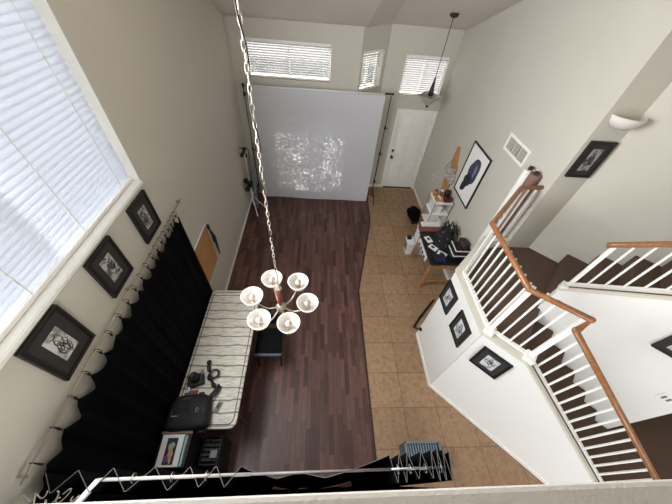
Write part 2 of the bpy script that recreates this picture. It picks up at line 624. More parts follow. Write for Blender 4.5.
def kz(s):     # kneewall top along the lower flight
    return 1.83 if s < 0.46 else 1.83 - 0.772 * (s - 0.46)


def wz(s):     # middle wall top along the upper flight
    return 2.19 + 0.79 * (s - 0.41)


# kneewall: landing side (faces the room), angled far side, stair side
mb = MB()
mb.prism([(1.83, 1.298), (1.95, 1.35), (1.95, 2.12), (1.83, 2.17)], 0, 1.80)
struct(mb, 'wall_landing', 'wall_white', 'white wall under the landing railing with two framed drawings', 'wall')
mb = MB()
mb.prism([(1.83, 2.17), (1.95, 2.12), (2.52, 2.68), (2.78, 2.70), (2.78, 2.84), (2.47, 2.80)], 0, 1.80)
struct(mb, 'wall_landing_far', 'wall_white', 'white wall on the far side of the landing', 'wall')
mb = MB()
for s0, s1 in ((0.0, 0.46), (0.46, 2.55)):
    q = [(0, s0), (0, s1), (0.12, s1), (0.12, s0)]
    mb.hexa([P(c, s, 0) for c, s in q], [P(c, s, kz(s) - 0.03) for c, s in q])
struct(mb, 'wall_stair_outer', 'wall_white', 'white angled wall below the lower stair railing', 'wall')
mb = MB()
mb.prism([(1.815, 1.29), (1.90, 1.33), (1.90, 2.14), (1.815, 2.18)], 1.80, 1.83)
mb.prism([(1.815, 2.18), (1.90, 2.14), (2.49, 2.735), (2.78, 2.745), (2.78, 2.85), (2.46, 2.82)], 1.80, 1.83)
q = [(-0.015, -0.01), (-0.015, 0.46), (0.062, 0.46), (0.062, 0.03)]
mb.hexa([P(c, s, 1.80) for c, s in q], [P(c, s, 1.83) for c, s in q])
q = [(-0.015, 0.46), (-0.015, 2.55), (0.042, 2.55), (0.042, 0.46)]
mb.hexa([P(c, s, kz(s) - 0.03) for c, s in q], [P(c, s, kz(s)) for c, s in q])
struct(mb, 'trim_landing', 'beige_cap', 'beige cap along the top of the landing wall', 'trim', bevel=0.005)
mb = MB()
q = [(0.042, 0.47), (0.042, 2.55), (0.12, 2.55), (0.12, 0.47)]
mb.hexa([P(c, s, kz(s) - 0.03) for c, s in q], [P(c, s, kz(s) - 0.015) for c, s in q])
struct(mb, 'trim_carpet', 'carpet', 'dark carpet strip beside the lower stair cap', 'trim')
mb = MB()
for (a, b) in (((1.818, 1.29), (1.818, 2.18)),):
    mb.box(1.818, 1.83, 1.29, 2.17, 0.0, 0.07)
q = [(-0.012, 0.0), (-0.012, 2.5), (0.0, 2.5), (0.0, 0.0)]
mb.hexa([P(c, s, 0) for c, s in q], [P(c, s, 0.07) for c, s in q])
struct(mb, 'baseboard_stair', 'trim', 'white baseboard along the foot of the stair walls', 'baseboard')
# middle wall between the flights
mb = MB()
q = [(0.885, 0.37), (0.885, 1.93), (0.985, 1.93), (0.985, 0.37)]
mb.hexa([P(c, s, 0) for c, s in q], [P(c, s, wz(s) - 0.03) for c, s in q])
struct(mb, 'wall_middle', 'wall_white', 'cream wall between the two stair flights', 'wall')
mb = MB()
q = [(0.872, 0.36), (0.872, 1.94), (0.908, 1.94), (0.908, 0.36)]
mb.hexa([P(c, s, wz(s) - 0.035) for c, s in q], [P(c, s, wz(s)) for c, s in q])
struct(mb, 'trim_middle', 'beige_cap', 'beige cap on the wall beneath the upper railing', 'trim', bevel=0.004)
mb = MB()
q = [(0.908, 0.37), (0.908, 1.93), (0.985, 1.93), (0.985, 0.37)]
q[0] = (0.908, 0.37)
mb.hexa([P(c, s, wz(s) - 0.03) for c, s in q], [P(c, s, wz(s) - 0.012) for c, s in q])
struct(mb, 'trim_carpet_upper', 'carpet', 'dark carpet strip beside the upper stair cap', 'trim')

# ------------------------------------------------------------------ railings
BAL = 0.0155


def baluster(root, p, ztop, w=BAL):
    return MB().box(p.x - w / 2, p.x + w / 2, p.y - w / 2, p.y + w / 2, p.z, ztop).build('baluster', 'trim', root, world=True)


def baluster_rot(root, p, ztop, w=BAL, name='baluster'):
    mb = MB(Matrix.Translation((p.x, p.y, 0)) @ Matrix.Rotation(STAIR_ROT, 4, 'Z'))
    mb.box(-w / 2, w / 2, -w / 2, w / 2, p.z, ztop)
    return mb.build(name, 'trim', root, world=True)


def rail_mesh(paths):
    mb = MB()
    for pts in paths:
        mb.tube(pts, 0.027, 10)
        for q in pts[1:-1]:
            mb.ball(q, 0.0272, n=2)
    return mb


r1 = thing('stair_railing', 'white railing with oak handrail around the landing and down the lower flight', 'railing', (1.9, 1.3, 1.83))
SC = 0.085
R = [(2.79, 2.80, 2.70), (2.50, 2.78, 2.70), (1.865, 2.135, 2.66), (1.865, 1.315, 2.63), tuple(P(SC - 0.03, 0.47, 2.66)), tuple(P(SC - 0.03, 0.475, 2.50))]
slope = [tuple(P(SC - 0.02, s, 2.47 - 0.765 * (s - 0.47))) for s in (0.47, 2.45)]
rail_mesh([R, [R[5], slope[0]], slope]).build('handrail', 'oak', r1, smooth=True, world=True)
mb = MB()
mb.bar((1.905, 1.37, 1.845), (1.905, 2.12, 1.845), 0.04, 0.03)
mb.bar((1.905, 2.12, 1.845), (2.50, 2.72, 1.845), 0.04, 0.03)
mb.bar((2.50, 2.72, 1.845), (2.77, 2.735, 1.845), 0.04, 0.03)
mb.bar(P(SC, 0.03, 1.845), P(SC, 0.44, 1.845), 0.04, 0.03)
mb.bar(P(SC + 0.008, 0.47, kz(0.47) + 0.0), P(SC + 0.008, 2.5, kz(2.5) + 0.0), 0.03, 0.026)
mb.build('shoe_rail', 'trim', r1, world=True)
for i in range(8):
    y = 2.03 - 0.094 * i
    baluster(r1, Vector((1.90, y, 1.85)), 2.65)
for i in range(7):
    f = (i + 0.6) / 7.0
    a = Vector((1.90, 2.12, 1.85)).lerp(Vector((2.50, 2.74, 1.85)), f)
    baluster(r1, a, 2.68)
for i in range(2):
    baluster(r1, Vector((2.58 + 0.1 * i, 2.75, 1.85)), 2.69)
for s in (0.14, 0.235, 0.33):
    baluster_rot(r1, P(SC, s, 1.85), 2.65)
for i in range(19):
    s = 0.565 + 0.1 * i
    baluster_rot(r1, P(SC, s, kz(s) + 0.02), 2.47 - 0.765 * (s - 0.47) - 0.01)
for p, zt, zb in ((P(SC, 0.03), 2.63, 1.80), (P(SC, 0.455), 2.64, 1.78)):
    baluster_rot(r1, Vector((p.x, p.y, zb)), zt, 0.042, 'newel_post')
mb = MB(Matrix.Translation(P(SC - 0.02, 0.03, 0)) @ Matrix.Rotation(STAIR_ROT, 4, 'Z'))
mb.box(-0.05, 0.05, -0.06, 0.06, 1.81, 1.875)
mb.build('newel_block', 'trim', r1, world=True, bevel=0.006)
mb = MB(Matrix.Translation(P(SC - 0.02, 0.455, 0)) @ Matrix.Rotation(STAIR_ROT, 4, 'Z'))
mb.box(-0.05, 0.05, -0.06, 0.06, 1.81, 1.875)
mb.build('newel_block', 'trim', r1, world=True, bevel=0.006)

UC = 0.957
r2 = thing('stair_railing', 'white railing with oak handrail on the wall beside the upper flight', 'railing', tuple(P(UC, 0.4, 2.2)))
ur = [tuple(P(UC - 0.02, 0.36, 2.80)), tuple(P(UC - 0.02, 0.40, 2.835)), tuple(P(UC - 0.02, 1.9, 2.835 + 0.80 * 1.5))]
rail_mesh([ur]).build('handrail', 'oak', r2, smooth=True, world=True)
mb = MB()
mb.bar(P(UC, 0.38, wz(0.38) + 0.01), P(UC, 1.93, wz(1.93) + 0.01), 0.032, 0.035)
mb.build('shoe_rail', 'trim', r2, world=True)
for i in range(14):
    s = 0.415 + 0.105 * i
    baluster_rot(r2, P(UC, s, wz(s) + 0.01), 2.835 + 0.80 * (s - 0.40), 0.034 if i == 0 else BAL, 'newel_post' if i == 0 else 'baluster')
mb = MB(Matrix.Translation(P(0.93, 0.385, 0)) @ Matrix.Rotation(STAIR_ROT, 4, 'Z'))
mb.box(-0.03, 0.035, -0.05, 0.05, 2.10, 2.20)
mb.build('newel_block', 'trim', r2, world=True, bevel=0.006)


# ------------------------------------------------------------------ windows and blinds
def window(name, X, s0, s1, z0, z1, depth, label):
    "frame and pane set into the wall; X is the wall frame (x along, y outward)"
    mb = MB(X)
    w = 0.04
    y0, y1 = depth, depth + 0.05
    mb.box(s0, s0 + w, y0, y1, z0, z1).box(s1 - w, s1, y0, y1, z0, z1)
    mb.box(s0 + w, s1 - w, y0, y1, z0, z0 + w).box(s0 + w, s1 - w, y0, y1, z1 - w, z1)
    mb.box((s0 + s1) / 2 - 0.02, (s0 + s1) / 2 + 0.02, y0, y1, z0 + w, z1 - w)
    o = struct(mb, name, 'trim', label, 'window')
    g = MB(X)
    g.box(s0 + w, s1 - w, y0 + 0.022, y0 + 0.028, z0 + w, z1 - w)
    g.build('pane', 'glass', o)
    return o


def blind(X, s0, s1, z0, z1, y, label, pitch, width, tilt, thick=0.003, cords=3, head=True, rail_mat='trim', jitter=0.0, seed=0, slat='slat_opaque'):
    rnd = random.Random(seed)
    root = thing('window_blind', label, 'blind', tuple(X @ Vector(((s0 + s1) / 2, y, z0))), 0.0, None)
    n = int((z1 - z0 - 0.08) / pitch)
    mb = MB(X)
    for i in range(n):
        z = z0 + 0.045 + pitch * (i + 0.5)
        tl = tilt + rnd.uniform(-jitter, jitter)
        dy, dz = math.cos(tl) * width / 2, math.sin(tl) * width / 2
        ny, nz = -math.sin(tl) * thick / 2, math.cos(tl) * thick / 2
        q = [(-dy - ny, -dz - nz), (dy - ny, dz - nz), (dy + ny, dz + nz), (-dy + ny, -dz + nz)]
        mb.hexa([(s0, y + a, z + b) for a, b in q], [(s1, y + a, z + b) for a, b in q])
    mb.build('slats', slat, root, world=True)
    mb = MB(X)
    mb.box(s0, s1, y - 0.024, y + 0.024, z0, z0 + 0.03)
    mb.build('bottom_rail', rail_mat, root, world=True, bevel=0.004)
    if head:
        mb = MB(X)
        mb.box(s0, s1, y - 0.03, y + 0.03, z1 - 0.045, z1)
        mb.build('head_rail', rail_mat, root, world=True, bevel=0.004)
    for k in range(cords):
        s = s0 + (s1 - s0) * (0.08 + 0.84 * k / max(1, cords - 1))
        mb = MB(X)
        off = width / 2 * abs(math.cos(tilt)) + 0.004
        mb.box(s - 0.004, s + 0.004, y - off - 0.002, y - off, z0, z1)
        mb.build('ladder_cord', 'trim', root, world=True)
    return root


def frame_of(A, B):
    A, B = Vector((A[0], A[1], 0)), Vector((B[0], B[1], 0))
    d = (B - A).normalized()
    return Matrix(((d.x, d.y, 0, A.x), (d.y, -d.x, 0, A.y), (0, 0, 1, 0), (0, 0, 0, 1)))


XL = frame_of((-1.66, YT), (-1.66, -4))
window('window_1', XL, YT - WL1, YT - WL0, WZ0, WZ1, 0.14, 'large window in the left wall')
blind(XL, YT - WL1 + 0.012, YT - WL0 - 0.012, WZ0 + 0.01, WZ1 - 0.005, 0.085,
      'large white slatted blind filling the window in the left wall', 0.0455, 0.066, math.radians(72), cords=4, seed=1, slat='slat')
mb = MB(XL)
mb.box(YT - WL1, YT - WL0, -0.012, 0.001, WZ0 - 0.022, WZ0 + 0.003)
mb.box(YT - WL1 + 0.0005, YT - WL1 + 0.006, 0.0, 0.14, WZ0, WZ1).box(YT - WL0 - 0.006, YT - WL0 - 0.0005, 0.0, 0.14, WZ0, WZ1).box(YT - WL1 + 0.006, YT - WL0 - 0.006, 0.0, 0.14, WZ0 + 0.0005, WZ0 + 0.006)
struct(mb, 'trim_2', 'trim', 'white sill under the large left window', 'sill')
XB = frame_of((0.76, YT), (-1.66, YT))
window('window_2', XB, 0.56, 2.14, 2.70, 3.32, 0.12, 'wide window high in the far wall')
blind(XB, 0.57, 2.13, 2.71, 3.315, 0.06, 'wide white blind in the high window above the white backdrop', 0.040, 0.042, math.radians(-56), cords=3, seed=2)
window('window_3', XB, 0.14, 1.78, 0.36, 2.02, 0.12, 'low window hidden behind the white backdrop')
blind(XB, 0.15, 1.77, 0.37, 2.01, 0.06, 'white blind behind the hanging white backdrop where sunlight glints through', 0.048, 0.046, math.radians(14), cords=2, jitter=0.12, seed=3)
XD = frame_of((1.34, 6.65), (0.76, 6.15))
window('window_4', XD, 0.10, DL - 0.06, 2.56, 3.24, 0.12, 'small window in the angled wall')
blind(XD, 0.11, DL - 0.07, 2.57, 3.235, 0.05, 'small white blind in the angled wall left of the door', 0.040, 0.042, math.radians(-56), cords=2, seed=4)
XR = frame_of((2.78, 6.65), (1.34, 6.65))
window('window_5', XR, 0.12, 1.04, 2.42, 3.17, 0.12, 'window above the front door')
blind(XR, 0.13, 1.03, 2.43, 3.165, 0.05, 'white blind in the window above the front door', 0.040, 0.042, math.radians(-56), cords=2, seed=5)
# dark edging at the head of the three front windows
# unseen leaf screen outside the low window, added to dapple the sunlight
rnd = random.Random(7)
mb = MB()
for i in range(30000):
    c = Vector((rnd.uniform(-1.6, 1.3), 6.95 + rnd.uniform(0, 0.3), rnd.uniform(0.5, 2.8) if i > 2500 else rnd.uniform(-0.14, 0.5)))
    if noise.noise(Vector((c.x * 2.6, 0.0, c.z * 4.0))) < -0.16 and rnd.random() < 0.58:
        continue
    a = Vector((rnd.uniform(-1, 1), rnd.uniform(-1, 1), rnd.uniform(-1, 1))).normalized()
    b = a.orthogonal().normalized()
    l, w = rnd.uniform(0.025, 0.05), rnd.uniform(0.012, 0.022)
    mb.face([c + a * l, c + b * w, c - a * l, c - b * w])
tag(mb.build('leaf_screen', 'leaf'), 'green leaf screen added outside the low front window to dapple the sun', 'leaf_screen', kind='stuff')
mb = MB()
mb.box(-14, 14, 6.9, 30, -0.4, -0.12).box(-30, -1.9, -20, 6.9, -0.4, -0.12)
struct(mb, 'ground', plain('garden_ground', srgb(96, 92, 80), 0.95), 'garden ground outside the front door', 'ground')

# ------------------------------------------------------------------ front door
mb = MB(XR)
mb.box(0.075, 0.905, 0.03, 0.07, 0.005, 2.065)
door = struct(mb, 'door_1', 'trim', 'white panelled front door with dark handle and deadbolt', 'door')
for s0, s1 in ((0.17, 0.45), (0.53, 0.81)):
    for z0, z1 in ((0.22, 0.78), (0.95, 1.52), (1.66, 1.92)):
        mb = MB(XR)
        mb.box(s0, s1, 0.012, 0.031, z0, z1)
        mb.build('door_panel', 'trim', door, bevel=0.007)
        mb = MB(XR)
        mb.box(s0 + 0.05, s1 - 0.05, 0.0, 0.013, z0 + 0.05, z1 - 0.05)
        mb.build('door_panel', 'trim', door, bevel=0.007)
hx = XR @ Vector((0.855, 0.0, 0.95))
mb = MB(XR @ Matrix.Translation((0.85, 0.03, 0.93)) @ Matrix.Rotation(PI / 2, 4, 'X'))
mb.lathe([(0.0, 0.0), (0.032, 0.0), (0.032, 0.01), (0.014, 0.014), (0.014, 0.04), (0.03, 0.05), (0.032, 0.065), (0.02, 0.078), (0.0, 0.08)], n=16, cap=False)
mb.build('door_knob', 'bronze', door, smooth=True)
mb = MB(XR @ Matrix.Translation((0.85, 0.03, 1.10)) @ Matrix.Rotation(PI / 2, 4, 'X'))
mb.lathe([(0.0, 0.0), (0.032, 0.0), (0.03, 0.018), (0.0, 0.02)], n=16, cap=False)
mb.build('deadbolt', 'bronze', door, smooth=True)
for z in (0.25, 1.05, 1.85):
    mb = MB(XR)
    mb.box(0.066, 0.078, 0.012, 0.032, z - 0.05, z + 0.05)
    mb.build('hinge', 'steel', door)
mb = MB(XR)
mb.box(0.015, 0.07, -0.014, 0.0, 0, 2.13).box(0.91, 0.975, -0.014, 0.0, 0, 2.13).box(0.07, 0.91, -0.014, 0.0, 2.07, 2.13)
mb.box(0.07, 0.075, 0.0, 0.09, 0, 2.07).box(0.905, 0.91, 0.0, 0.09, 0, 2.07).box(0.075, 0.905, 0.0, 0.09, 2.065, 2.07)
struct(mb, 'trim_3', 'trim', 'white casing around the front door', 'trim')
mb = MB(XR)
mb.box(0.07, 0.91, -0.02, 0.1, 0.0, 0.012)
struct(mb, 'trim_4', 'bronze', 'dark threshold under the front door', 'trim')


# ------------------------------------------------------------------ framed pictures
def blob_loop(rx, rz, cx, cz, seed, y, n=40, wob=0.35):
    rnd = random.Random(seed)
    ph = [rnd.uniform(0, 6.28) for _ in range(4)]
    out = []
    for k in range(n):
        a = 2 * PI * k / n
        r = 1 + wob * (0.5 * math.sin(2 * a + ph[0]) + 0.35 * math.sin(3 * a + ph[1]) + 0.25 * math.sin(5 * a + ph[2]))
        out.append((cx + rx * r * math.cos(a), y, cz + rz * r * math.sin(a)))
    return out


def picture(label, loc, rotz, w, h, fw, matw, depth, mat_mat, seed, paper=None, ink=None, loops=5, group=None, fig=None):
    root = thing('framed_picture', label, 'picture', loc, rotz, group)
    mb = MB()
    a, b = w / 2, h / 2
    mb.box(-a, -a + fw, -depth, 0, -b, b).box(a - fw, a, -depth, 0, -b, b)
    mb.box(-a + fw, a - fw, -depth, 0, -b, -b + fw).box(-a + fw, a - fw, -depth, 0, b - fw, b)
    mb.build('frame', 'black_frame', root, bevel=0.003)
    a, b = a - fw, b - fw
    mb = MB()
    mb.box(-a, a, -depth * 0.55, -0.002, -b, b)
    mb.build('mat_board', mat_mat, root)
    a, b = a - matw, b - matw
    if fig is None:
        mb = MB()
        y = -depth * 0.55
        mb.box(-a, a, y - 0.002, y, -b, b)
        sk = sketch_mat('sketch_paper_%d' % seed, seed, paper or srgb(196, 194, 190), ink or srgb(118, 116, 114))
        d = mb.build('drawing', sk, root)
        rnd = random.Random(seed)
        mb = MB()
        for k in range(loops):
            cx, cz = rnd.uniform(-0.4, 0.4) * a, rnd.uniform(-0.45, 0.45) * b
            rx = rnd.uniform(0.2, 0.5) * a
            rz = rnd.uniform(0.2, 0.5) * b
            pts = blob_loop(rx, rz, cx, cz, seed * 31 + k, y - 0.002)
            pts = [(max(-a, min(a, p[0])), p[1], max(-b, min(b, p[2]))) for p in pts]
            mb.tube(pts, 0.0045 if a < 0.12 else 0.006, 5, closed=True, flat=0.4)
        mb.build('ink_lines', 'ink', d)
    else:
        fig(root, a, b, -depth * 0.55)
    return root


# on the left wall under the big window
g = 'framed drawings under the big left window'
picture('black framed drawing under the big window, nearest to the white backdrop', (-1.66, 2.09, 2.62), PI / 2, 0.32, 0.42, 0.025, 0.075, 0.03, 'black_mat', 1, srgb(170, 168, 164), srgb(90, 88, 86), group=g)
picture('black framed drawing under the big window, the middle one of three', (-1.66, 1.46, 2.63), PI / 2, 0.32, 0.42, 0.025, 0.07, 0.03, 'black_mat', 2, srgb(176, 174, 170), srgb(80, 78, 76), group=g)
picture('black framed drawing of pale curves, closest to the camera under the big window', (-1.66, 0.82, 2.63), PI / 2, 0.33, 0.44, 0.025, 0.075, 0.03, 'black_mat', 3, srgb(200, 198, 192), srgb(130, 128, 124), loops=7, group=g)
# on the stair walls
g = 'small framed drawings on the stair walls'
picture('black framed drawing on the landing wall nearest the front door', (1.83, 2.01, 1.425), -PI / 2, 0.31, 0.41, 0.022, 0.06, 0.025, 'black_mat', 4, srgb(206, 206, 206), srgb(140, 140, 140), group=g)
picture('black framed drawing on the landing wall beside its outer corner', (1.83, 1.545, 1.43), -PI / 2, 0.31, 0.41, 0.022, 0.06, 0.025, 'black_mat', 5, srgb(206, 206, 206), srgb(140, 140, 140), group=g)
p = P(0.0, 0.255, 1.46)
picture('black framed drawing on the angled wall below the lower stair railing', tuple(p), STAIR_ROT, 0.32, 0.40, 0.022, 0.065, 0.025, 'black_mat', 6, srgb(206, 206, 206), srgb(130, 130, 130), group=g)
p = P(0.885, 1.42, 2.215)
picture('black framed drawing cut by the right edge on the cream stair wall', tuple(p), STAIR_ROT, 0.34, 0.26, 0.022, 0.05, 0.025, 'black_mat', 7, srgb(206, 200, 206), srgb(120, 116, 130), group=g)
picture('black framed drawing on the narrow wall below the sconce', (2.975, 2.70, 3.145), 0, 0.29, 0.42, 0.028, 0.055, 0.03, 'black_mat', 8, srgb(150, 148, 146), srgb(70, 68, 68), group=g)


def poster_figure(root, a, b, y):
    mb = MB()
    mb.box(-a, a, y - 0.002, y, -b, b)
    d = mb.build('print', 'paper', root)

    def plate(cx, cz, rx, rz, seed, lift, wob=0.2):
        m = MB()
        lo = blob_loop(rx, rz, cx, cz, seed, y - lift, 36, wob)
        m.hexa(lo, [(p[0], p[1] - 0.001, p[2]) for p in lo])
        return m
    plate(0.03, 0.09, 0.155, 0.25, 14, 0.002, 0.14).build('printed_figure', 'blue_ink', d)
    plate(-0.06, -0.17, 0.115, 0.17, 22, 0.0035, 0.4).build('printed_figure', plain('dark_blue_ink', srgb(32, 36, 48), 0.7, var=0.5, vscale=30), d)
    plate(0.07, 0.12, 0.035, 0.12, 8, 0.0035, 0.2).build('printed_figure', plain('pale_grey_ink', srgb(120, 126, 140), 0.7, var=0.3, vscale=30), d)


picture('large black framed poster of a blue grey figure on the right wall', (2.78, 4.29, 1.92), -PI / 2, 0.69, 0.98, 0.024, 0.001, 0.03, 'paper', 9, fig=poster_figure)

# wall ornament
root = thing('wall_ornament', 'brown and animal print ornament hanging beside the large poster', 'ornament', (2.78, 4.95, 1.25))
mb = MB()
pr = lambda y0, y1, z0, z1, w0, w1: None


def ypoly(mb, pts, x0, x1):
    mb.hexa([(x0, y, z) for y, z in pts], [(x1, y, z) for y, z in pts])


ypoly(mb, [(4.802, 1.60), (4.816, 1.72), (4.900, 1.80), (4.970, 1.96), (5.040, 2.06), (5.124, 2.05), (5.138, 1.93), (5.138, 1.75), (5.194, 1.60)], 2.755, 2.775)
mb.build('back_board', 'tan_board', root, world=True, bevel=0.004)
mb = MB()
ypoly(mb, [(4.718, 1.42), (4.746, 1.58), (4.858, 1.70), (4.998, 1.64), (5.138, 1.74), (5.250, 1.62), (5.278, 1.46), (5.082, 1.38), (4.886, 1.37)], 2.735, 2.757)
mb.build('printed_middle', 'leopard', root, world=True, bevel=0.004)
mb = MB()
ypoly(mb, [(4.858, 1.10), (4.830, 1.30), (4.802, 1.42), (5.110, 1.42), (5.138, 1.28), (5.082, 1.08)], 2.745, 2.775)
mb.build('lower_board', 'tan_board', root, world=True, bevel=0.004)

# light switch plates
root = thing('light_switch', 'white light switch on the right wall near the front door', 'switch', (2.78, 5.70, 0.98))
MB().box(2.773, 2.78, 5.665, 5.735, 0.92, 1.04).build('plate', 'white_plastic', root, world=True, bevel=0.002)
MB().box(2.766, 2.774, 5.69, 5.71, 0.95, 1.01).build('toggle', 'grey_plastic', root, world=True)
X = Matrix.Translation(P(0.885, 1.77, 1.58)) @ Matrix.Rotation(STAIR_ROT, 4, 'Z')
root = thing('light_switch', 'white light switch on the cream wall between stair flights', 'switch', tuple(P(0.885, 1.77, 1.58)), STAIR_ROT)
MB().box(-0.06, 0.06, -0.007, 0, -0.06, 0.06).build('plate', 'trim', root, bevel=0.002)
MB().box(-0.03, -0.012, -0.013, -0.006, -0.03, 0.03).build('toggle', 'grey_plastic', root)
MB().box(0.012, 0.03, -0.013, -0.006, -0.03, 0.03).build('toggle', 'grey_plastic', root)

# air vent
root = thing('air_vent', 'white rectangular air vent high on the right wall', 'vent', (2.78, 3.58, 2.79))
mb = MB()
mb.box(2.766, 2.78, 3.30, 3.34, 2.67, 2.91).box(2.766, 2.78, 3.82, 3.86, 2.67, 2.91)
mb.box(2.766, 2.78, 3.34, 3.82, 2.67, 2.71).box(2.766, 2.78, 3.34, 3.82, 2.87, 2.91)
mb.build('frame', 'trim', root, world=True, bevel=0.003)
mb = MB()
for i in range(16):
    y = 3.355 + 0.03 * i
    mb.box(2.768, 2.776, y, y + 0.012, 2.71, 2.87)
mb.box(2.768, 2.776, 3.49, 3.52, 2.71, 2.87).box(2.768, 2.776, 3.64, 3.67, 2.71, 2.87)
mb.build('louvres', 'beige_cap', root, world=True)
MB().box(2.776, 2.779, 3.34, 3.82, 2.71, 2.87).build('dark_backing', 'brown_leather', root, world=True)

# sconce
root = thing('wall_sconce', 'white bowl sconce on the narrow wall above a framed drawing', 'sconce', (3.0, 2.70, 3.55))
mb = MB(Matrix.Translation((3.0, 2.695, 3.50)))
nu, nv = 20, 8


def bowl(u, v):
    a = PI * u
    r = 0.17 * math.sin(0.15 + (PI / 2 - 0.15) * v)
    return (-r * math.cos(a), -r * math.sin(a) * 0.8, 0.12 * (1 - math.cos((PI / 2) * v)))


mb.grid(nu, nv, bowl)
mb.build('bowl', 'shade', root, world=True, smooth=True, thick=0.008)
MB().box(2.95, 3.05, 2.66, 2.70, 3.50, 3.57).build('wall_plate', 'steel', root, world=True, bevel=0.004)
MB(Matrix.Translation((3.0, 2.63, 3.54))).ball((0, 0, 0), 0.035, (1, 1, 1.3), 2).build('bulb', 'bulb', root, world=True, smooth=True)

# ------------------------------------------------------------------ pendant over the entry
root = thing('pendant_lamp', 'dark pendant lamp with square glass shade hanging by the front door', 'lamp', (2.16, 5.83, 2.45))
zc = 6.05 - (6.05 - 3.61) / 6.68 * (6.68 - 0) + (6.05 - 3.61) / 6.68 * (6.68 - 5.83)
mb = MB(Matrix.Translation((2.16, 5.83, 0)))
mb.lathe([(0.0, zc + 0.02), (0.075, zc + 0.02), (0.07, zc - 0.03), (0.02, zc - 0.055), (0.0, zc - 0.055)], n=20, cap=False)
mb.build('canopy', 'bronze', root, world=True, smooth=True)
MB().tube([(2.16, 5.83, zc - 0.04), (2.16, 5.83, 3.0)], 0.007, 8).build('rod', 'bronze', root, world=True)
mb = MB(Matrix.Translation((2.16, 5.83, 0)))
mb.lathe([(0.0, 3.03), (0.012, 3.02), (0.022, 2.93), (0.045, 2.78), (0.055, 2.70), (0.0, 2.695)], n=16, cap=False)
mb.build('stem_cone', 'bronze', root, world=True, smooth=True)
mb = MB(Matrix.Translation((2.16, 5.83, 0)))
ap = [(0.0, 0.26), (-0.26, 0.0), (0.0, -0.26), (0.26, 0.0)]


def pyr(u, v):
    k = (u * 4) % 4
    i = int(k) % 4
    f = k - int(k)
    a, b = ap[i], ap[(i + 1) % 4]
    x, y = a[0] + (b[0] - a[0]) * f, a[1] + (b[1] - a[1]) * f
    return (x * (0.12 + 0.88 * v), y * (0.12 + 0.88 * v), 2.52 + 0.18 * v)


mb.grid(16, 5, pyr, closed=True)
mb.build('glass_shade', 'pend_glass', root, world=True, thick=0.006)
MB().ball((2.16, 5.83, 2.505), 0.03, n=2).build('finial', 'bronze', root, world=True, smooth=True)
MB().ball((2.16, 5.83, 2.65), 0.04, (1, 1, 1.2), n=2).build('bulb', 'bulb', root, world=True, smooth=True)

# ------------------------------------------------------------------ chandelier
CX, CY, CZ = -0.262, 1.165, 2.65
root = thing('chandelier', 'six-arm chandelier with white glass bowls and long chain', 'chandelier', (CX, CY, CZ - 0.16))
T = Matrix.Translation((CX, CY, CZ))
mb = MB(T)
mb.lathe([(0.0, -0.17), (0.012, -0.165), (0.018, -0.14), (0.035, -0.12), (0.042, -0.10), (0.03, -0.08), (0.02, -0.06), (0.0, -0.06)], n=18, cap=False)
mb.build('hub', 'nickel', root, world=True, smooth=True)
mb = MB(T)
mb.lathe([(0.0, -0.065), (0.017, -0.06), (0.020, 0.0), (0.018, 0.08), (0.020, 0.14), (0.0, 0.145)], n=16, cap=False)
mb.build('column', 'red_wood', root, world=True, smooth=True)
mb = MB(T)
mb.lathe([(0.0, 0.14), (0.024, 0.145), (0.02, 0.165), (0.008, 0.18), (0.008, 0.21), (0.0, 0.21)], n=16, cap=False)
mb.tube([(0.012 * math.cos(a), 0, 0.222 + 0.014 * math.sin(a)) for a in [2 * PI * k / 12 for k in range(12)]], 0.003, 6, closed=True)
mb.build('top_cap', 'nickel', root, world=True, smooth=True)
for k in range(6):
    a = math.radians(-7 + 60 * k)
    ca, sa = math.cos(a), math.sin(a)
    rr = 0.215
    pts = []
    for i in range(15):
        f = i / 14
        r = 0.02 + (rr - 0.02) * f
        z = -0.10 - 0.055 * math.sin(PI * min(1, f * 1.15)) + 0.012 * f + (0.03 * max(0, f - 0.8) / 0.2)
        pts.append((r * ca, r * sa, z))
    arm = MB(T).tube(pts, 0.0065, 8).build('arm', 'nickel', root, world=True, smooth=True)
    B = T @ Matrix.Translation((rr * ca, rr * sa, -0.075))
    mb = MB(B)
    mb.lathe([(0.0, -0.012), (0.03, -0.008), (0.034, 0.0), (0.018, 0.012), (0.0, 0.012)], n=16, cap=False)
    mb.build('cup', 'nickel', root, world=True, smooth=True)
    mb = MB(B)
    mb.lathe([(0.02, 0.006), (0.036, 0.010), (0.056, 0.026), (0.070, 0.052), (0.078, 0.078), (0.082, 0.090)], n=28, cap=False)
    mb.build('glass_bowl', 'shade', root, world=True, smooth=True, thick=0.004)
    mb = MB(B)
    mb.lathe([(0.0, 0.008), (0.014, 0.010), (0.014, 0.035), (0.024, 0.055), (0.026, 0.07), (0.018, 0.086), (0.0, 0.092)], n=14, cap=False)
    mb.build('bulb', 'bulb', root, world=True, smooth=True)
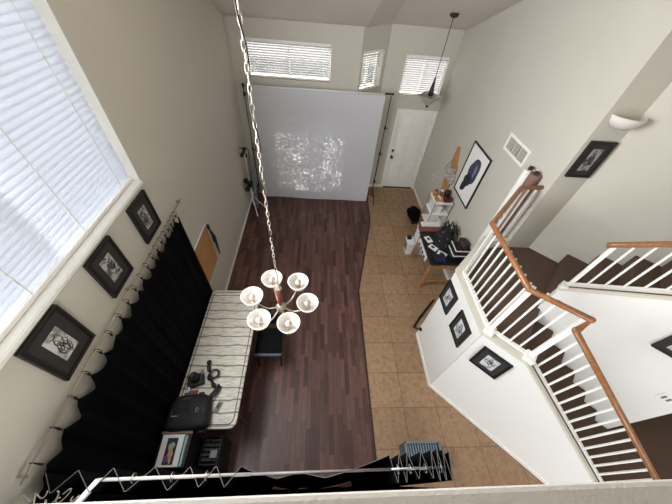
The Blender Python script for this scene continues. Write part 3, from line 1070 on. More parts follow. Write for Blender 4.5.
# chain and cord
mb = MB(T)
ztop = 5.62 - CZ
n = int((ztop - 0.235) / 0.034)
for i in range(n):
    z = 0.245 + 0.034 * i
    el = [(0.007 * math.cos(b), 0, 0.0225 * math.sin(b)) for b in [2 * PI * q / 10 for q in range(10)]]
    rot = Matrix.Rotation((PI / 2) * (i % 2) + 0.4, 3, 'Z')
    mb.tube([tuple(rot @ Vector(e) + Vector((0, 0, z))) for e in el], 0.0021, 5, closed=True)
mb.build('chain', plain('pale_chain', srgb(182, 172, 156), 0.4, metal=0.3, var=0.1), root, world=True, smooth=True)
mb = MB(T)
mb.tube([(0.009 * math.sin(i * 0.9), 0.009 * math.cos(i * 0.9), 0.22 + (ztop - 0.22) * i / 60) for i in range(61)], 0.0032, 5)
mb.build('cord', 'black', root, world=True, smooth=True)
mb = MB(T)
mb.lathe([(0.0, ztop - 0.03), (0.03, ztop - 0.02), (0.065, ztop + 0.03), (0.07, ztop + 0.06), (0.0, ztop + 0.06)], n=18, cap=False)
mb.build('ceiling_canopy', 'nickel', root, world=True, smooth=True)

# ------------------------------------------------------------------ white backdrop and stands
root = thing('photo_backdrop', 'large white cloth backdrop hanging in front of the far wall', 'backdrop', (0, 6.0, 0))


def bd(u, v):
    x = -1.38 + 2.70 * u - 0.02 * v * (1 - u)
    z = 0.005 + 2.585 * v
    y = 5.98 + 0.012 * math.sin(u * 11) * (1 - v) - 0.03 * (1 - v) ** 3 * math.sin(u * 3.0) + 0.02 * math.sin(u * 5 + 2 * v) * (1 - v)
    return (x, y, z)


mb = MB()
mb.grid(60, 30, bd)
mb.build('cloth', 'backdrop', root, world=True, smooth=True)
MB().tube([(-1.44, 5.985, 2.60), (1.44, 5.985, 2.615)], 0.016, 10).build('crossbar', 'white_plastic', root, world=True, smooth=True)


def light_stand(label, base, top, spread, mat='black', knobs=(0.55, 1.3, 1.9), legs=None):
    x, y = base
    root = thing('light_stand', label, 'stand', (x, y, 0))
    MB().tube([(x, y, 0.16), (x, y, top * 0.55)], 0.013, 10).build('lower_tube', mat, root, world=True, smooth=True)
    MB().tube([(x, y, top * 0.55), (x, y, top)], 0.009, 10).build('upper_tube', mat, root, world=True, smooth=True)
    for z in knobs:
        mb = MB()
        mb.box(x - 0.02, x + 0.02, y - 0.02, y + 0.02, z - 0.035, z + 0.035)
        mb.tube([(x, y, z), (x + 0.06, y - 0.02, z)], 0.011, 8)
        mb.build('collar', mat, root, world=True, bevel=0.004)
    for a in legs or (0.5, 2.6, 4.7):
        mb = MB()
        ex, ey = x + spread * math.cos(a), y + spread * math.sin(a)
        mb.bar((x, y, 0.42), (ex, ey, 0.012), 0.018, 0.009)
        mb.bar((x, y, 0.16), (x + (ex - x) * 0.55, y + (ey - y) * 0.55, 0.42 - 0.408 * 0.55), 0.012, 0.007)
        mb.tube([(ex, ey, 0.0), (ex, ey, 0.03)], 0.012, 8)
        mb.build('leg', mat, root, world=True)
    return root


r = light_stand('black light stand holding the right end of the backdrop beside the door', (1.44, 5.99), 2.62, 0.20, knobs=(0.6, 1.35, 1.95), legs=(-1.25, 0.95, 2.6))
MB().bar((1.30, 5.965, 2.635), (1.48, 5.965, 2.635), 0.03, 0.03).build('bracket', 'black', r, world=True)
r = light_stand('black light stand holding the left end of the backdrop', (-1.47, 5.985), 2.63, 0.16, knobs=(1.3, 2.45, 2.6), legs=(-1.9, 0.6, 2.7))
# second stand in the left corner with clamps and a grey folded umbrella
r = light_stand('steel light stand with black clamps in the left far corner', (-1.53, 5.45), 1.55, 0.28, 'white_plastic', knobs=(0.5,), legs=(0.15, 2.0, -1.15))
mb = MB()
rnd = random.Random(4)
for i in range(9):
    mb.ball((-1.55 + rnd.uniform(-0.05, 0.05), 5.42 + rnd.uniform(-0.07, 0.07), 0.72 + rnd.uniform(-0.14, 0.14)), rnd.uniform(0.035, 0.065), (1, 1, 1.2), 1, 0.3, i)
mb.build('clamp_cluster', 'black', r, world=True)
mb = MB()
rnd = random.Random(5)
for i in range(6):
    mb.ball((-1.54 + rnd.uniform(-0.04, 0.04), 5.45 + rnd.uniform(-0.05, 0.05), 1.5 + rnd.uniform(-0.1, 0.1)), rnd.uniform(0.025, 0.05), (1, 1, 1.2), 1, 0.3, i)
mb.tube([(-1.60, 5.40, 1.62), (-1.46, 5.52, 1.55)], 0.01, 6)
mb.build('clamp', 'bronze', r, world=True)
root = thing('folded_umbrella', 'grey folded umbrella leaning on the stand in the left corner', 'umbrella', (-1.50, 5.55, 0))
mb = MB()
mb.tube([(-1.45, 5.45, 0.04), (-1.48, 5.60, 0.6), (-1.50, 5.72, 1.2), (-1.51, 5.76, 1.42)], [0.03, 0.06, 0.045, 0.01], 12)
mb.build('canopy', 'grey_plastic', root, world=True, smooth=True)
MB().tube([(-1.51, 5.76, 1.40), (-1.515, 5.79, 1.56)], 0.006, 8).build('shaft', 'steel', root, world=True)

# ------------------------------------------------------------------ black curtain on the left wall
rod = thing('curtain_rod', 'thin curtain rod along the left wall above the black curtain', 'curtain rod', (-1.635, 1.4, 2.34))
MB().tube([(-1.625, 0.12, 2.335), (-1.625, 2.74, 2.345)], 0.006, 8).build('rod', 'nickel', rod, world=True, smooth=True)
for y in (0.16, 1.45, 2.70):
    MB().box(-1.66, -1.618, y - 0.008, y + 0.008, 2.325, 2.352).build('bracket', 'nickel', rod, world=True)

RY = [2.50, 2.43, 2.35, 2.27, 2.18, 2.08, 1.97, 1.86, 1.74, 1.61, 1.48, 1.34, 1.20, 1.05, 0.90, 0.74, 0.58, 0.40, 0.22, 0.01]
cur = thing('black_curtain', 'long black curtain hanging from rings along the left wall', 'curtain', (-1.61, 1.35, 0.02))


def topz(y):
    for a, b in zip(RY, RY[1:]):
        if b <= y <= a:
            f = (y - b) / (a - b)
            sag = 0.03 + 0.36 * (a - b)
            return 2.285 - sag * (1 - abs(2 * f - 1) ** 1.6) - 0.01
    return 2.27


def lc(u, v):
    y = 0.015 + 2.505 * u
    zt = topz(y)
    z = 0.015 + (zt - 0.015) * v
    amp = 0.012 + 0.010 * (1 - v)
    x = -1.607 + amp * math.sin(y * 31 + 0.6 * math.sin(y * 7)) + 0.006 * math.sin(y * 67)
    return (x, y, z)


mb = MB()
mb.grid(240, 24, lc)
mb.build('cloth', 'cloth_black', cur, world=True, smooth=True, thick=0.003)


def ring_at(parent, c, axis, r, mat='black'):
    mb = MB()
    c = Vector(c)
    for_pts = []
    for k in range(14):
        a = 2 * PI * k / 14
        o = Vector((math.cos(a) * r, 0, math.sin(a) * r)) if axis == 'y' else Vector((0, math.cos(a) * r, math.sin(a) * r))
        for_pts.append(c + o)
    mb.tube(for_pts, 0.0028, 6, closed=True)
    d = Vector((0, 0, -r))
    mb.box(c.x - 0.006, c.x + 0.006, c.y - 0.006, c.y + 0.006, c.z - r - 0.035, c.z - r)
    return mb.build('ring', mat, parent, world=True, smooth=True)


for i, y in enumerate(RY):
    ring_at(cur, (-1.625 + 0.006, y, 2.325), 'y', 0.026)

# ------------------------------------------------------------------ black curtain under the loft edge
rod = thing('curtain_rod', 'pale curtain rod running under the loft edge at the bottom', 'curtain rod', (-0.2, 0.14, 2.30))
MB().tube([(-0.36, 0.1385, 2.30), (0.52, 0.14, 2.30)], 0.008, 10).build('middle_rod', plain('grey_rod_paint', srgb(120, 112, 108), 0.4, var=0.1), rod, world=True, smooth=True)
MB().tube([(-1.24, 0.135, 2.30), (-0.36, 0.1385, 2.30)], 0.0095, 10).build('rod', plain('pale_rod_paint', srgb(190, 184, 176), 0.4, var=0.04), rod, world=True, smooth=True)
MB().tube([(0.50, 0.14, 2.30), (0.88, 0.142, 2.30)], 0.0075, 10).build('inner_rod', 'steel', rod, world=True, smooth=True)
MB().bar((-1.235, 0.135, 2.30), (-1.30, 0.03, 2.30), 0.028, 0.02).build('bracket', 'white_plastic', rod, world=True)

cur = thing('black_curtain', 'black gathered curtain hanging below the loft edge', 'curtain', (-0.2, 0.14, 0.02))
xs = [-1.56, -1.47, -1.37, -1.25, -1.17, -1.06, -0.94, -0.83, -0.73, -0.65, -0.57, -0.50, -0.42, -0.37, -0.20, -0.06, 0.10, 0.28, 0.42, 0.52, 0.555, 0.585, 0.61, 0.64, 0.69, 0.73, 0.78, 0.80, 0.82, 0.84, 0.86, 0.88, 0.90, 0.92]
sg = [0.9, -1, 1, -1, 1.1, -1.1, 1.1, -1.1, 1, -0.9, 1, -1, 0.9, 0.5, -0.35, 0.15, -0.45, 0.25, 0.7, 1.0, -1, 1, -1, 1.1, -0.8, 1.1, -0.8, 1.2, -1, 1.2, -1, 1.2, -1, 1]


def path(u):
    k = u * (len(xs) - 1)
    i = min(int(k), len(xs) - 2)
    f = k - i
    f2 = f * f * (3 - 2 * f)
    w = 0.5 * f + 0.5 * f2
    return xs[i] + (xs[i + 1] - xs[i]) * w, sg[i] + (sg[i + 1] - sg[i]) * w


def lz(y):
    return y


def fc(u, v):
    x, s = path(u)
    gx = min(1.0, max(0.0, (x - 0.25) / 0.3))
    amp = 0.052 + 0.022 * gx
    y = 0.132 + amp * s * (0.55 + 0.45 * v) + 0.012 * gx
    zt = 2.30 + 0.012 * math.sin(x * 9)
    return (x, y, 0.02 + (zt - 0.02) * v)


mb = MB()
mb.grid(280, 16, fc)
mb.build('cloth', 'cloth_black', cur, world=True, thick=0.003)
mb = MB()
mb.grid(60, 2, lambda u, v: (-1.57 + 2.47 * u, 0.036 + 0.09 * (1 - v) + 0.006 * math.sin(u * 60), 0.02 + 2.2 * v))
mb.build('lining', 'cloth_black', cur, world=True, smooth=True, thick=0.003)
mb = MB()
mb.tube([Vector(fc(i / 280, 1.0)) + Vector((0, 0, 0.002)) for i in range(281)], 0.0022, 5)  # grey line painted along the hem for the light its edge catches
mb.build('sheen_trim', 'sheen_trim', cur, world=True)
for x in (0.56, 0.64, 0.74, 0.84, -0.62, -0.82, -1.04):
    ring_at(cur, (x, 0.139, 2.30), 'x', 0.024, 'steel')

# loose clips and wire hooks at the near left corner
g = 'wire hooks in the near left corner'
rnd = random.Random(3)
lab = ['bent pale wire hook in the near left corner, leftmost', 'bent pale wire hook in the near left corner, second from the wall',
       'bent pale wire hook in the near left corner, third from the wall', 'bent pale wire hook in the near left corner, fourth from the wall',
       'bent pale wire hook in the near left corner, closest to the pale rod']
for i, x in enumerate((-1.56, -1.49, -1.42, -1.36, -1.30)):
    y0 = 0.02 + 0.02 * (i % 2)
    pts = []
    for k in range(14):
        a = k / 13
        pts.append((x + 0.03 * math.sin(a * 7 + i) + 0.03 * a, y0 + 0.05 * a + 0.02 * math.cos(a * 9 + i * 2), 2.37 + 0.02 * math.sin(a * 6 + i)))
    o = MB().tube(pts, 0.0035, 6).build('wire_hook', 'nickel', smooth=True)
    tag(o, lab[i], 'hook', g)

# ------------------------------------------------------------------ folding table and what lies on it
TZ = 0.79
root = thing('folding_table', 'long folding table with distressed white plank top against the black curtain', 'table', (-1.21, 1.56, 0), 0.0)
x0, x1, y0, y1, rc = -1.575, -0.845, 0.64, 2.50, 0.075
poly = []
for cx, cy, a0 in ((x1 - rc, y1 - rc, 0), (x0 + rc, y1 - rc, 90), (x0 + rc, y0 + rc, 180), (x1 - rc, y0 + rc, 270)):
    for k in range(7):
        a = math.radians(a0 + 15 * k)
        poly.append((cx + rc * math.cos(a), cy + rc * math.sin(a)))
# the table stands slightly askew, its far end narrower to the wall
MB().prism(poly, TZ - 0.04, TZ).build('table_top', 'planks', root, world=True, bevel=0.012)
mb = MB()
pin = [(-1.21 + (x + 1.21) * 0.90, 1.57 + (y - 1.57) * 0.955) for x, y in poly]
mb.tube([(x, y, TZ + 0.001) for x, y in pin], 0.006, 6, closed=True, flat=0.3)
mb.build('edge_groove', 'sheen_trim', root, world=True)
for y in (0.86, 2.28):
    for x in (-1.50, -0.93):
        MB().tube([(x, y, TZ - 0.04), (x, y, 0.0)], 0.013, 10).build('leg', 'grey_plastic', root, world=True, smooth=True)
    MB().tube([(-1.50, y, 0.35), (-0.93, y, 0.35)], 0.010, 8).build('cross_brace', 'grey_plastic', root, world=True, smooth=True)

# black camera bag
root = thing('camera_bag', 'black camera backpack lying on the near end of the table', 'bag', (-1.36, 0.78, TZ), 0.0)
BX = Matrix.Translation((-1.36, 0.79, TZ + 0.002)) @ Matrix.Rotation(math.radians(4), 4, 'Z')


def bagf(u, v):
    a = 2 * PI * u
    e = 0.42
    ca, sa = math.cos(a), math.sin(a)
    px = math.copysign(abs(ca) ** e, ca)
    py = math.copysign(abs(sa) ** e, sa)
    prof = [(0.80, 0.0), (0.97, 0.02), (1.0, 0.07), (0.97, 0.11), (0.86, 0.145), (0.6, 0.158), (0.02, 0.16)]
    k = v * (len(prof) - 1)
    i = min(int(k), len(prof) - 2)
    f = k - i
    r = prof[i][0] + (prof[i + 1][0] - prof[i][0]) * f
    z = prof[i][1] + (prof[i + 1][1] - prof[i][1]) * f
    nz = 0.012 * noise.noise(Vector((px * r * 2, py * r * 2, 3)))
    return (0.225 * px * r * (1 - 0.08 * py), 0.185 * py * r, max(0, z + nz * v))


mb = MB(BX)
mb.grid(48, 18, bagf, closed=True)
mb.build('body', plain('black_nylon', srgb(19, 19, 21), 0.7, var=0.2), root, world=True, smooth=True)
mb = MB(BX)
mb.tube([(-0.15, -0.115, 0.145), (-0.17, 0.0, 0.148), (-0.14, 0.115, 0.145), (0.0, 0.135, 0.148), (0.14, 0.11, 0.145), (0.165, 0.0, 0.148), (0.14, -0.115, 0.145)], 0.005, 6)
mb.build('zip', 'sheen_trim', root, world=True)
mb = MB(BX)
mb.tube([(0.165, 0.10, 0.06), (0.24, 0.18, 0.05), (0.27, 0.27, 0.02), (0.25, 0.30, 0.014), (0.20, 0.22, 0.014), (0.15, 0.14, 0.05)], 0.017, 8, flat=0.4)
mb.build('strap', 'black', root, world=True, smooth=True)
mb = MB(BX)
mb.tube([(0.10, -0.15, 0.06), (0.14, -0.19, 0.05), (0.20, -0.20, 0.0)], 0.02, 8, flat=0.4)
mb.build('strap', 'black', root, world=True, smooth=True)
mb = MB(BX)
mb.tube([(0.10 + 0.014 * math.cos(a), 0.0 + 0.024 * math.sin(a), 0.162) for a in [2 * PI * k / 12 for k in range(12)]], 0.003, 5, closed=True)
mb.box(-0.16, -0.09, -0.045, -0.035, 0.15, 0.158)
mb.build('emblem', 'steel', root, world=True)

# camera with lens
root = thing('camera', 'black camera with silver patches lying on the table nearest the curtain', 'camera', (-1.41, 1.15, TZ + 0.002), 0.3)
root.scale = (1.3, 1.3, 1.2)
mb = MB()
mb.box(-0.07, 0.07, -0.055, 0.055, 0, 0.055)
mb.build('body', 'black', root, bevel=0.012)
mb = MB()
mb.lathe([(0.0, 0.05), (0.04, 0.05), (0.042, 0.09), (0.038, 0.13), (0.03, 0.13), (0.0, 0.11)], (0.0, 0.01, 0), 18, cap=False)
mb.build('lens', 'black', root, smooth=True)
MB().box(-0.075, -0.045, -0.05, 0.0, 0.02, 0.062).build('grip', 'black', root, bevel=0.01)
MB().box(-0.068, -0.05, -0.085, -0.045, 0.01, 0.05).build('label_plate', 'white_plastic', root)
MB().box(0.05, 0.068, 0.03, 0.075, 0.03, 0.06).build('viewfinder', 'grey_plastic', root, bevel=0.004)

root = thing('gimbal', 'black jointed camera grip beside the black camera on the table', 'camera gear', (-1.27, 1.20, TZ), -0.2)
root.scale = (1.1, 1.1, 1.1)
mb = MB()
mb.tube([(0.0, 0.0, 0.02), (-0.05, 0.09, 0.03), (-0.07, 0.13, 0.03)], [0.02, 0.022, 0.016], 10)
mb.build('handle', 'black', root, smooth=True)
mb = MB()
mb.ball((0.02, -0.02, 0.035), 0.03, n=2)
mb.build('joint', 'black', root, smooth=True)
MB().ball((-0.07, 0.14, 0.035), 0.028, n=2).build('joint', 'black', root, smooth=True)
MB().ball((0.09, -0.08, 0.03), 0.026, n=2).build('joint', 'black', root, smooth=True)
MB().tube([(0.02, -0.02, 0.035), (0.09, -0.08, 0.03)], 0.014, 8).build('link', 'black', root, smooth=True)
mb = MB()
mb.tube([(0.05 + 0.045 * math.cos(a), 0.03 + 0.045 * math.sin(a), 0.045) for a in [2 * PI * k / 16 for k in range(16)]], 0.012, 6, closed=True)
mb.build('ring', plain('dark_purple_plastic', srgb(46, 34, 56), 0.4), root, smooth=True)
MB().box(-0.03, -0.01, -0.02, 0.03, 0.03, 0.055).build('silver_clip', 'steel', root)

for nm, lb, x, y, sx, sy, m in (
        ('battery', 'small blue battery on the table beside the black bag', -1.47, 0.995, 0.035, 0.022, 'slate'),
        ('battery', 'small black battery between the camera and the black bag', -1.31, 1.0, 0.032, 0.022, 'black'),
        ('wallet', 'small brown wallet between two batteries on the table', -1.40, 1.02, 0.04, 0.025, 'brown_box')):
    r = thing(nm, lb, nm, (x, y, TZ), 0.15)
    MB().box(-sx, sx, -sy, sy, 0.0, 0.024).build('body', m, r, bevel=0.006)
    MB().box(-sx * 0.5, sx * 0.5, -sy - 0.001, -sy + 0.002, 0.006, 0.018).build('contact', 'steel', r)
root = thing('remote', 'grey oblong remote on the table right of the black bag', 'remote', (-1.085, 0.86, TZ), math.radians(-20))
MB().box(-0.026, 0.026, -0.06, 0.06, 0, 0.02).build('body', 'grey_plastic', root, bevel=0.009)
MB().box(-0.014, 0.014, -0.02, 0.04, 0.019, 0.023).build('keypad', 'black', root)

# ------------------------------------------------------------------ print crate and slatted crate near the corner
root = thing('print_box', 'open dark box holding framed prints below the near end of the table', 'box', (-1.42, 0.45, 0))
mb = MB()
BZ = 0.88
mb.box(-1.575, -1.27, 0.30, 0.60, 0, 0.02)
mb.box(-1.575, -1.565, 0.30, 0.60, 0.02, BZ).box(-1.28, -1.27, 0.30, 0.60, 0.02, BZ)
mb.box(-1.565, -1.28, 0.30, 0.31, 0.02, BZ).box(-1.565, -1.28, 0.59, 0.60, 0.02, BZ)
mb.build('shell', 'black', root, world=True)
mb = MB()
mb.box(-1.58, -1.265, 0.585, 0.61, BZ, BZ + 0.014)
mb.build('rim', 'brown_paper', root, world=True)
PX = Matrix.Translation((-1.445, 0.44, BZ - 0.005)) @ Matrix.Rotation(math.radians(6), 4, 'X') @ Matrix.Scale(1.16, 4)
pr = thing('art_print', 'white bordered colour print lying on the open dark box', 'print', (-1.50, 0.475, BZ))
MB(PX).box(-0.085, 0.10, -0.115, 0.12, 0.02, 0.026).build('border', 'paper', pr, world=True)
MB(PX).box(-0.035, 0.055, -0.10, 0.095, 0.026, 0.028).build('picture', plain('dark_print_ink', srgb(34, 32, 42), 0.6), pr, world=True)


def dab(cx, cy, rx, ry, mat, seed, z):
    lo = [(p[0], p[2], z) for p in blob_loop(rx, ry, cx, cy, seed, 0, 24, 0.25)]
    MB(PX).hexa(lo, [(p[0], p[1], z + 0.001) for p in lo]).build('printed_shape', mat, pr, world=True)


dab(0.012, 0.03, 0.026, 0.032, 'pale_green', 2, 0.0281)
dab(0.016, -0.02, 0.02, 0.03, 'skin_print', 3, 0.0283)
dab(-0.012, -0.06, 0.02, 0.03, 'purple', 4, 0.0281)
dab(0.022, -0.06, 0.014, 0.03, 'skin_print', 5, 0.0284)
bk = thing('book', 'teal spined book standing beside the white print in the dark box', 'book', (-1.39, 0.475, BZ - 0.1))
MB(PX).box(0.105, 0.118, -0.115, 0.12, -0.05, 0.03).build('cover', 'teal', bk, world=True)
MB(PX).box(0.118, 0.123, -0.112, 0.117, -0.05, 0.027).build('pages', 'paper', bk, world=True)

root = thing('slatted_crate', 'black slatted crate on the floor right of the print box', 'crate', (-1.13, 0.48, 0))
mb = MB()
for z in (0.03, 0.12, 0.21, 0.30, 0.39, 0.48):
    mb.box(-1.24, -1.03, 0.34, 0.352, z, z + 0.055).box(-1.24, -1.03, 0.608, 0.62, z, z + 0.055)
    mb.box(-1.24, -1.228, 0.352, 0.608, z, z + 0.055).box(-1.042, -1.03, 0.352, 0.608, z, z + 0.055)
mb.build('slats', 'dark_wood', root, world=True)
mb = MB()
for y in (0.38, 0.425, 0.47, 0.515, 0.56):
    mb.box(-1.226, -1.044, y, y + 0.03, 0.50, 0.512)
mb.build('top_slats', plain('charcoal_wood', srgb(48, 46, 48), 0.7), root, world=True)
for x in (-1.226, -1.054):
    for y in (0.354, 0.598):
        MB().box(x, x + 0.01, y, y + 0.01, 0.0, 0.54).build('post', 'dark_wood', root, world=True)
root = thing('grey_gadget', 'small grey charger resting on the black slatted crate', 'charger', (-1.09, 0.44, 0.512))
MB().box(-1.13, -1.05, 0.40, 0.48, 0.513, 0.56).build('body', 'grey_plastic', root, world=True, bevel=0.008)
MB().tube([(-1.09, 0.48, 0.53), (-1.11, 0.54, 0.522), (-1.18, 0.58, 0.522)], 0.005, 6).build('cable', 'black', root, world=True, smooth=True)

# ------------------------------------------------------------------ black chair right of the table
root = thing('black_chair', 'black chair with blue grey front edge tucked beside the white table', 'chair', (-0.66, 1.80, 0))
mb = MB()
mb.box(-0.84, -0.46, 1.62, 2.02, 0.43, 0.49)
mb.build('seat', plain('black_vinyl', srgb(15, 15, 18), 0.8, var=0.15, spec=0.1), root, world=True, bevel=0.025)
mb = MB()
mb.box(-0.85, -0.45, 1.585, 1.625, 0.43, 0.485)
mb.build('front_edge', 'slate', root, world=True, bevel=0.008)
mb = MB()
mb.box(-0.83, -0.47, 2.05, 2.085, 0.55, 0.86)
mb.build('backrest', 'black', root, world=True, bevel=0.015)
for x in (-0.82, -0.48):
    MB().tube([(x, 1.66, 0.43), (x - 0.0, 1.62, 0.0)], 0.014, 8).build('leg', 'black', root, world=True)
    MB().tube([(x, 2.07, 0.80), (x, 2.05, 0.43), (x, 2.10, 0.0)], 0.014, 8).build('leg', 'black', root, world=True)

# ------------------------------------------------------------------ tan board and folded reflector on the left wall
root = thing('tan_board', 'tan board fixed to the left wall just past the black curtain', 'board', (-1.62, 2.82, 0.82))
MB(Matrix.Translation((-1.650, 2.80, 0))).box(-0.010, 0.004, -0.30, 0.32, 0.82, 1.58).build('panel', 'tan_board', root, world=True, bevel=0.003)
MB(Matrix.Translation((-1.650, 2.80, 0))).box(-0.010, 0.006, -0.305, 0.325, 1.58, 1.592).build('edge_band', 'white_plastic', root, world=True)
root = thing('clamp_bar', 'black jointed clamp bar hooked over the tan board', 'clamp', (-1.60, 3.1, 1.3))
mb = MB()
mb.tube([(-1.59, 3.07, 1.60), (-1.585, 3.13, 1.30), (-1.60, 3.16, 1.12), (-1.62, 3.20, 0.86)], [0.012, 0.024, 0.02, 0.010], 8)
mb.build('arm', 'black', root, world=True, smooth=True)
mb = MB()
mb.box(-1.61, -1.565, 3.10, 3.15, 1.24, 1.36)
mb.build('jaw', 'black', root, world=True, bevel=0.006)
MB().box(-1.61, -1.575, 3.06, 3.09, 1.54, 1.63).build('jaw', 'black', root, world=True, bevel=0.006)
MB().tube([(-1.57, 3.06, 1.55), (-1.565, 3.12, 1.42), (-1.57, 3.14, 1.30)], 0.004, 6).build('spring', 'steel', root, world=True)

# ------------------------------------------------------------------ rolls of backdrop paper in the corner by the landing
root = thing('paper_roll', 'tall white paper roll standing in the corner beside the landing', 'paper roll', (2.712, 3.07, 0))
mb = MB(Matrix.Translation((2.712, 3.07, 0)))
mb.lathe([(0.028, 0.0), (0.062, 0.0), (0.062, 2.78), (0.028, 2.78), (0.028, 0.0)], n=24, cap=False)
mb.build('sheet', 'paper', root, world=True, smooth=False)
mb = MB(Matrix.Translation((2.712, 3.07, 0)))
mb.lathe([(0.020, 0.0), (0.0278, 0.0), (0.0278, 2.82), (0.020, 2.82), (0.020, 0.0)], n=20, cap=False)
mb.build('core', 'brown_leather', root, world=True)
root = thing('paper_roll', 'tall dusty brown paper roll behind the white one near the landing', 'paper roll', (2.708, 2.935, 0))
mb = MB(Matrix.Translation((2.708, 2.935, 0)))
mb.lathe([(0.028, 0.0), (0.068, 0.0), (0.068, 2.80), (0.028, 2.80), (0.028, 0.0)], n=24, cap=False)
mb.build('sheet', 'brown_paper', root, world=True)
mb = MB(Matrix.Translation((2.708, 2.935, 0)))
mb.lathe([(0.020, 0.0), (0.0278, 0.0), (0.0278, 2.83), (0.020, 2.83), (0.020, 0.0)], n=20, cap=False)
mb.build('core', 'brown_leather', root, world=True)

# black plug with cord at the foot of the landing wall
root = thing('power_plug', 'black plug in the landing wall near the floor', 'plug', (1.83, 2.13, 0.27))
MB(Matrix.Translation((1.815, 2.12, 0.27))).ball((0, 0, 0), 0.032, (0.9, 1, 1.1), 2).build('plug', 'black', root, world=True, smooth=True)
MB().tube([(1.80, 2.13, 0.25), (1.79, 2.20, 0.14), (1.80, 2.28, 0.03), (1.95, 2.46, 0.022), (2.12, 2.64, 0.022), (2.33, 2.86, 0.022)], [0.008, 0.010, 0.016, 0.02, 0.02, 0.016], 8).build('cord', 'black', root, world=True, smooth=True)

# ------------------------------------------------------------------ desk by the right wall
root = thing('work_desk', 'small desk under black cloth against the right wall', 'desk', (2.45, 3.6, 0))
DZ = 0.75
MB().box(2.11, 2.75, 3.16, 4.03, DZ - 0.03, DZ).build('desk_top', plain('black_desk_laminate', srgb(22, 22, 26), 0.5), root, world=True, bevel=0.004)
for x in (2.14, 2.71):
    for y in (3.19, 3.96):
        MB().box(x - 0.02, x + 0.02, y - 0.02, y + 0.02, 0, DZ - 0.03).build('leg', 'tan_wood', root, world=True)
MB().box(2.16, 2.69, 3.18, 3.20, 0.60, 0.66).build('rail', 'tan_wood', root, world=True)
MB().box(2.16, 2.69, 3.18, 3.20, 0.18, 0.24).build('rail', 'tan_wood', root, world=True)
root = thing('power_strip', 'white power strip with black sockets along the desk front edge', 'power strip', (2.095, 3.6, 0.66))
MB().box(2.075, 2.105, 3.34, 3.86, 0.62, 0.72).build('case', 'white_plastic', root, world=True, bevel=0.006)
for k in range(4):
    MB().box(2.069, 2.077, 3.39 + 0.11 * k, 3.45 + 0.11 * k, 0.64, 0.70).build('socket', 'black', root, world=True)

# things on the desk
root = thing('cloth_bundle', 'black and white patterned cloth bundle heaped on the desk', 'cloth', (2.45, 3.9, DZ))


def heap(u, v):
    a = 2 * PI * u
    r = 1 - v
    x = math.cos(a) * r * 0.20
    y = math.sin(a) * r * 0.26
    h = 0.36 * (1 - r ** 2.2)
    n = noise.noise(Vector((x * 7, y * 7, 1.0)))
    return (2.53 + x, 3.76 + y, DZ + 0.003 + max(0, h + 0.10 * n * (1 - r ** 3)))


mb = MB()
mb.grid(56, 18, heap, closed=True)
mb.build('heap', 'pattern_cloth', root, world=True, smooth=True)
mb = MB()
rnd = random.Random(11)
for k in range(7):
    a = k / 7 * 2 * PI
    x, y = 2.53 + 0.10 * math.cos(a), 3.78 + 0.13 * math.sin(a)
    mb.tube([(x, y, DZ + 0.28), (x + 0.04, y + 0.05, DZ + 0.38), (x + 0.07, y - 0.02, DZ + 0.29)], 0.02, 6)
mb.build('folds', 'black', root, world=True, smooth=True)
g = 'papers on the desk'
for k, (x, y, a, lb) in enumerate(((2.235, 3.80, 0.3, 'white sheet with black marks on the desk edge nearest the tiles'),
                                   (2.27, 3.58, 0.7, 'white sheet with black marks in the middle of the desk'),
                                   (2.40, 3.42, 0.9, 'white sheet with black marks on the desk nearest the landing'))):
    r = thing('paper_sheet', lb, 'paper', (x, y, DZ + 0.002), a, g)
    MB().box(-0.06, 0.06, -0.085, 0.085, 0, 0.004).build('sheet', 'paper', r)
    MB().box(-0.02, 0.035, -0.02, 0.045, 0.004, 0.0055).build('black_mark', 'ink', r)
root = thing('navy_cloth', 'navy cloth folded on the near end of the desk', 'cloth', (2.30, 3.27, DZ))
mb = MB(Matrix.Translation((2.31, 3.29, DZ + 0.002)))
mb.grid(14, 14, lambda u, v: (-0.11 + 0.22 * u, -0.10 + 0.2 * v, 0.012 + 0.018 * (1 + noise.noise(Vector((u * 5, v * 5, 0))))))
mb.build('fabric', 'navy', root, world=True, smooth=True, thick=0.01)
root = thing('paper_tray', 'black letter tray with white ridged edges on the desk by the wall', 'tray', (2.64, 3.37, DZ))
mb = MB()
mb.box(2.51, 2.775, 3.24, 3.50, DZ, DZ + 0.02).box(2.51, 2.775, 3.24, 3.255, DZ + 0.02, DZ + 0.30).box(2.51, 2.525, 3.255, 3.50, DZ + 0.02, DZ + 0.30).box(2.76, 2.775, 3.255, 3.50, DZ + 0.02, DZ + 0.30)
mb.build('shell', 'black', root, world=True)
mb = MB()
for k in range(2):
    z = DZ + 0.14 + 0.13 * k
    mb.box(2.502, 2.775, 3.232, 3.24, z, z + 0.022).box(2.502, 2.51, 3.24, 3.50, z, z + 0.022)
mb.build('white_edges', 'white_plastic', root, world=True)
mb = MB()
mb.box(2.53, 2.755, 3.26, 3.495, DZ + 0.02, DZ + 0.27)
mb.build('papers', 'black_mat', root, world=True)
root = thing('leather_pouch', 'dark brown leather pouch on the letter tray against the wall', 'pouch', (2.66, 3.38, DZ + 0.27))
mb = MB()
mb.ball((2.665, 3.38, DZ + 0.352), 0.095, (0.85, 1.3, 0.8), 3, 0.25, 4)
mb.build('body', 'brown_leather', root, world=True, smooth=True)
MB().tube([(2.61, 3.29, DZ + 0.385), (2.64, 3.37, DZ + 0.445), (2.66, 3.46, DZ + 0.40)], 0.008, 6).build('strap', 'black', root, world=True, smooth=True)

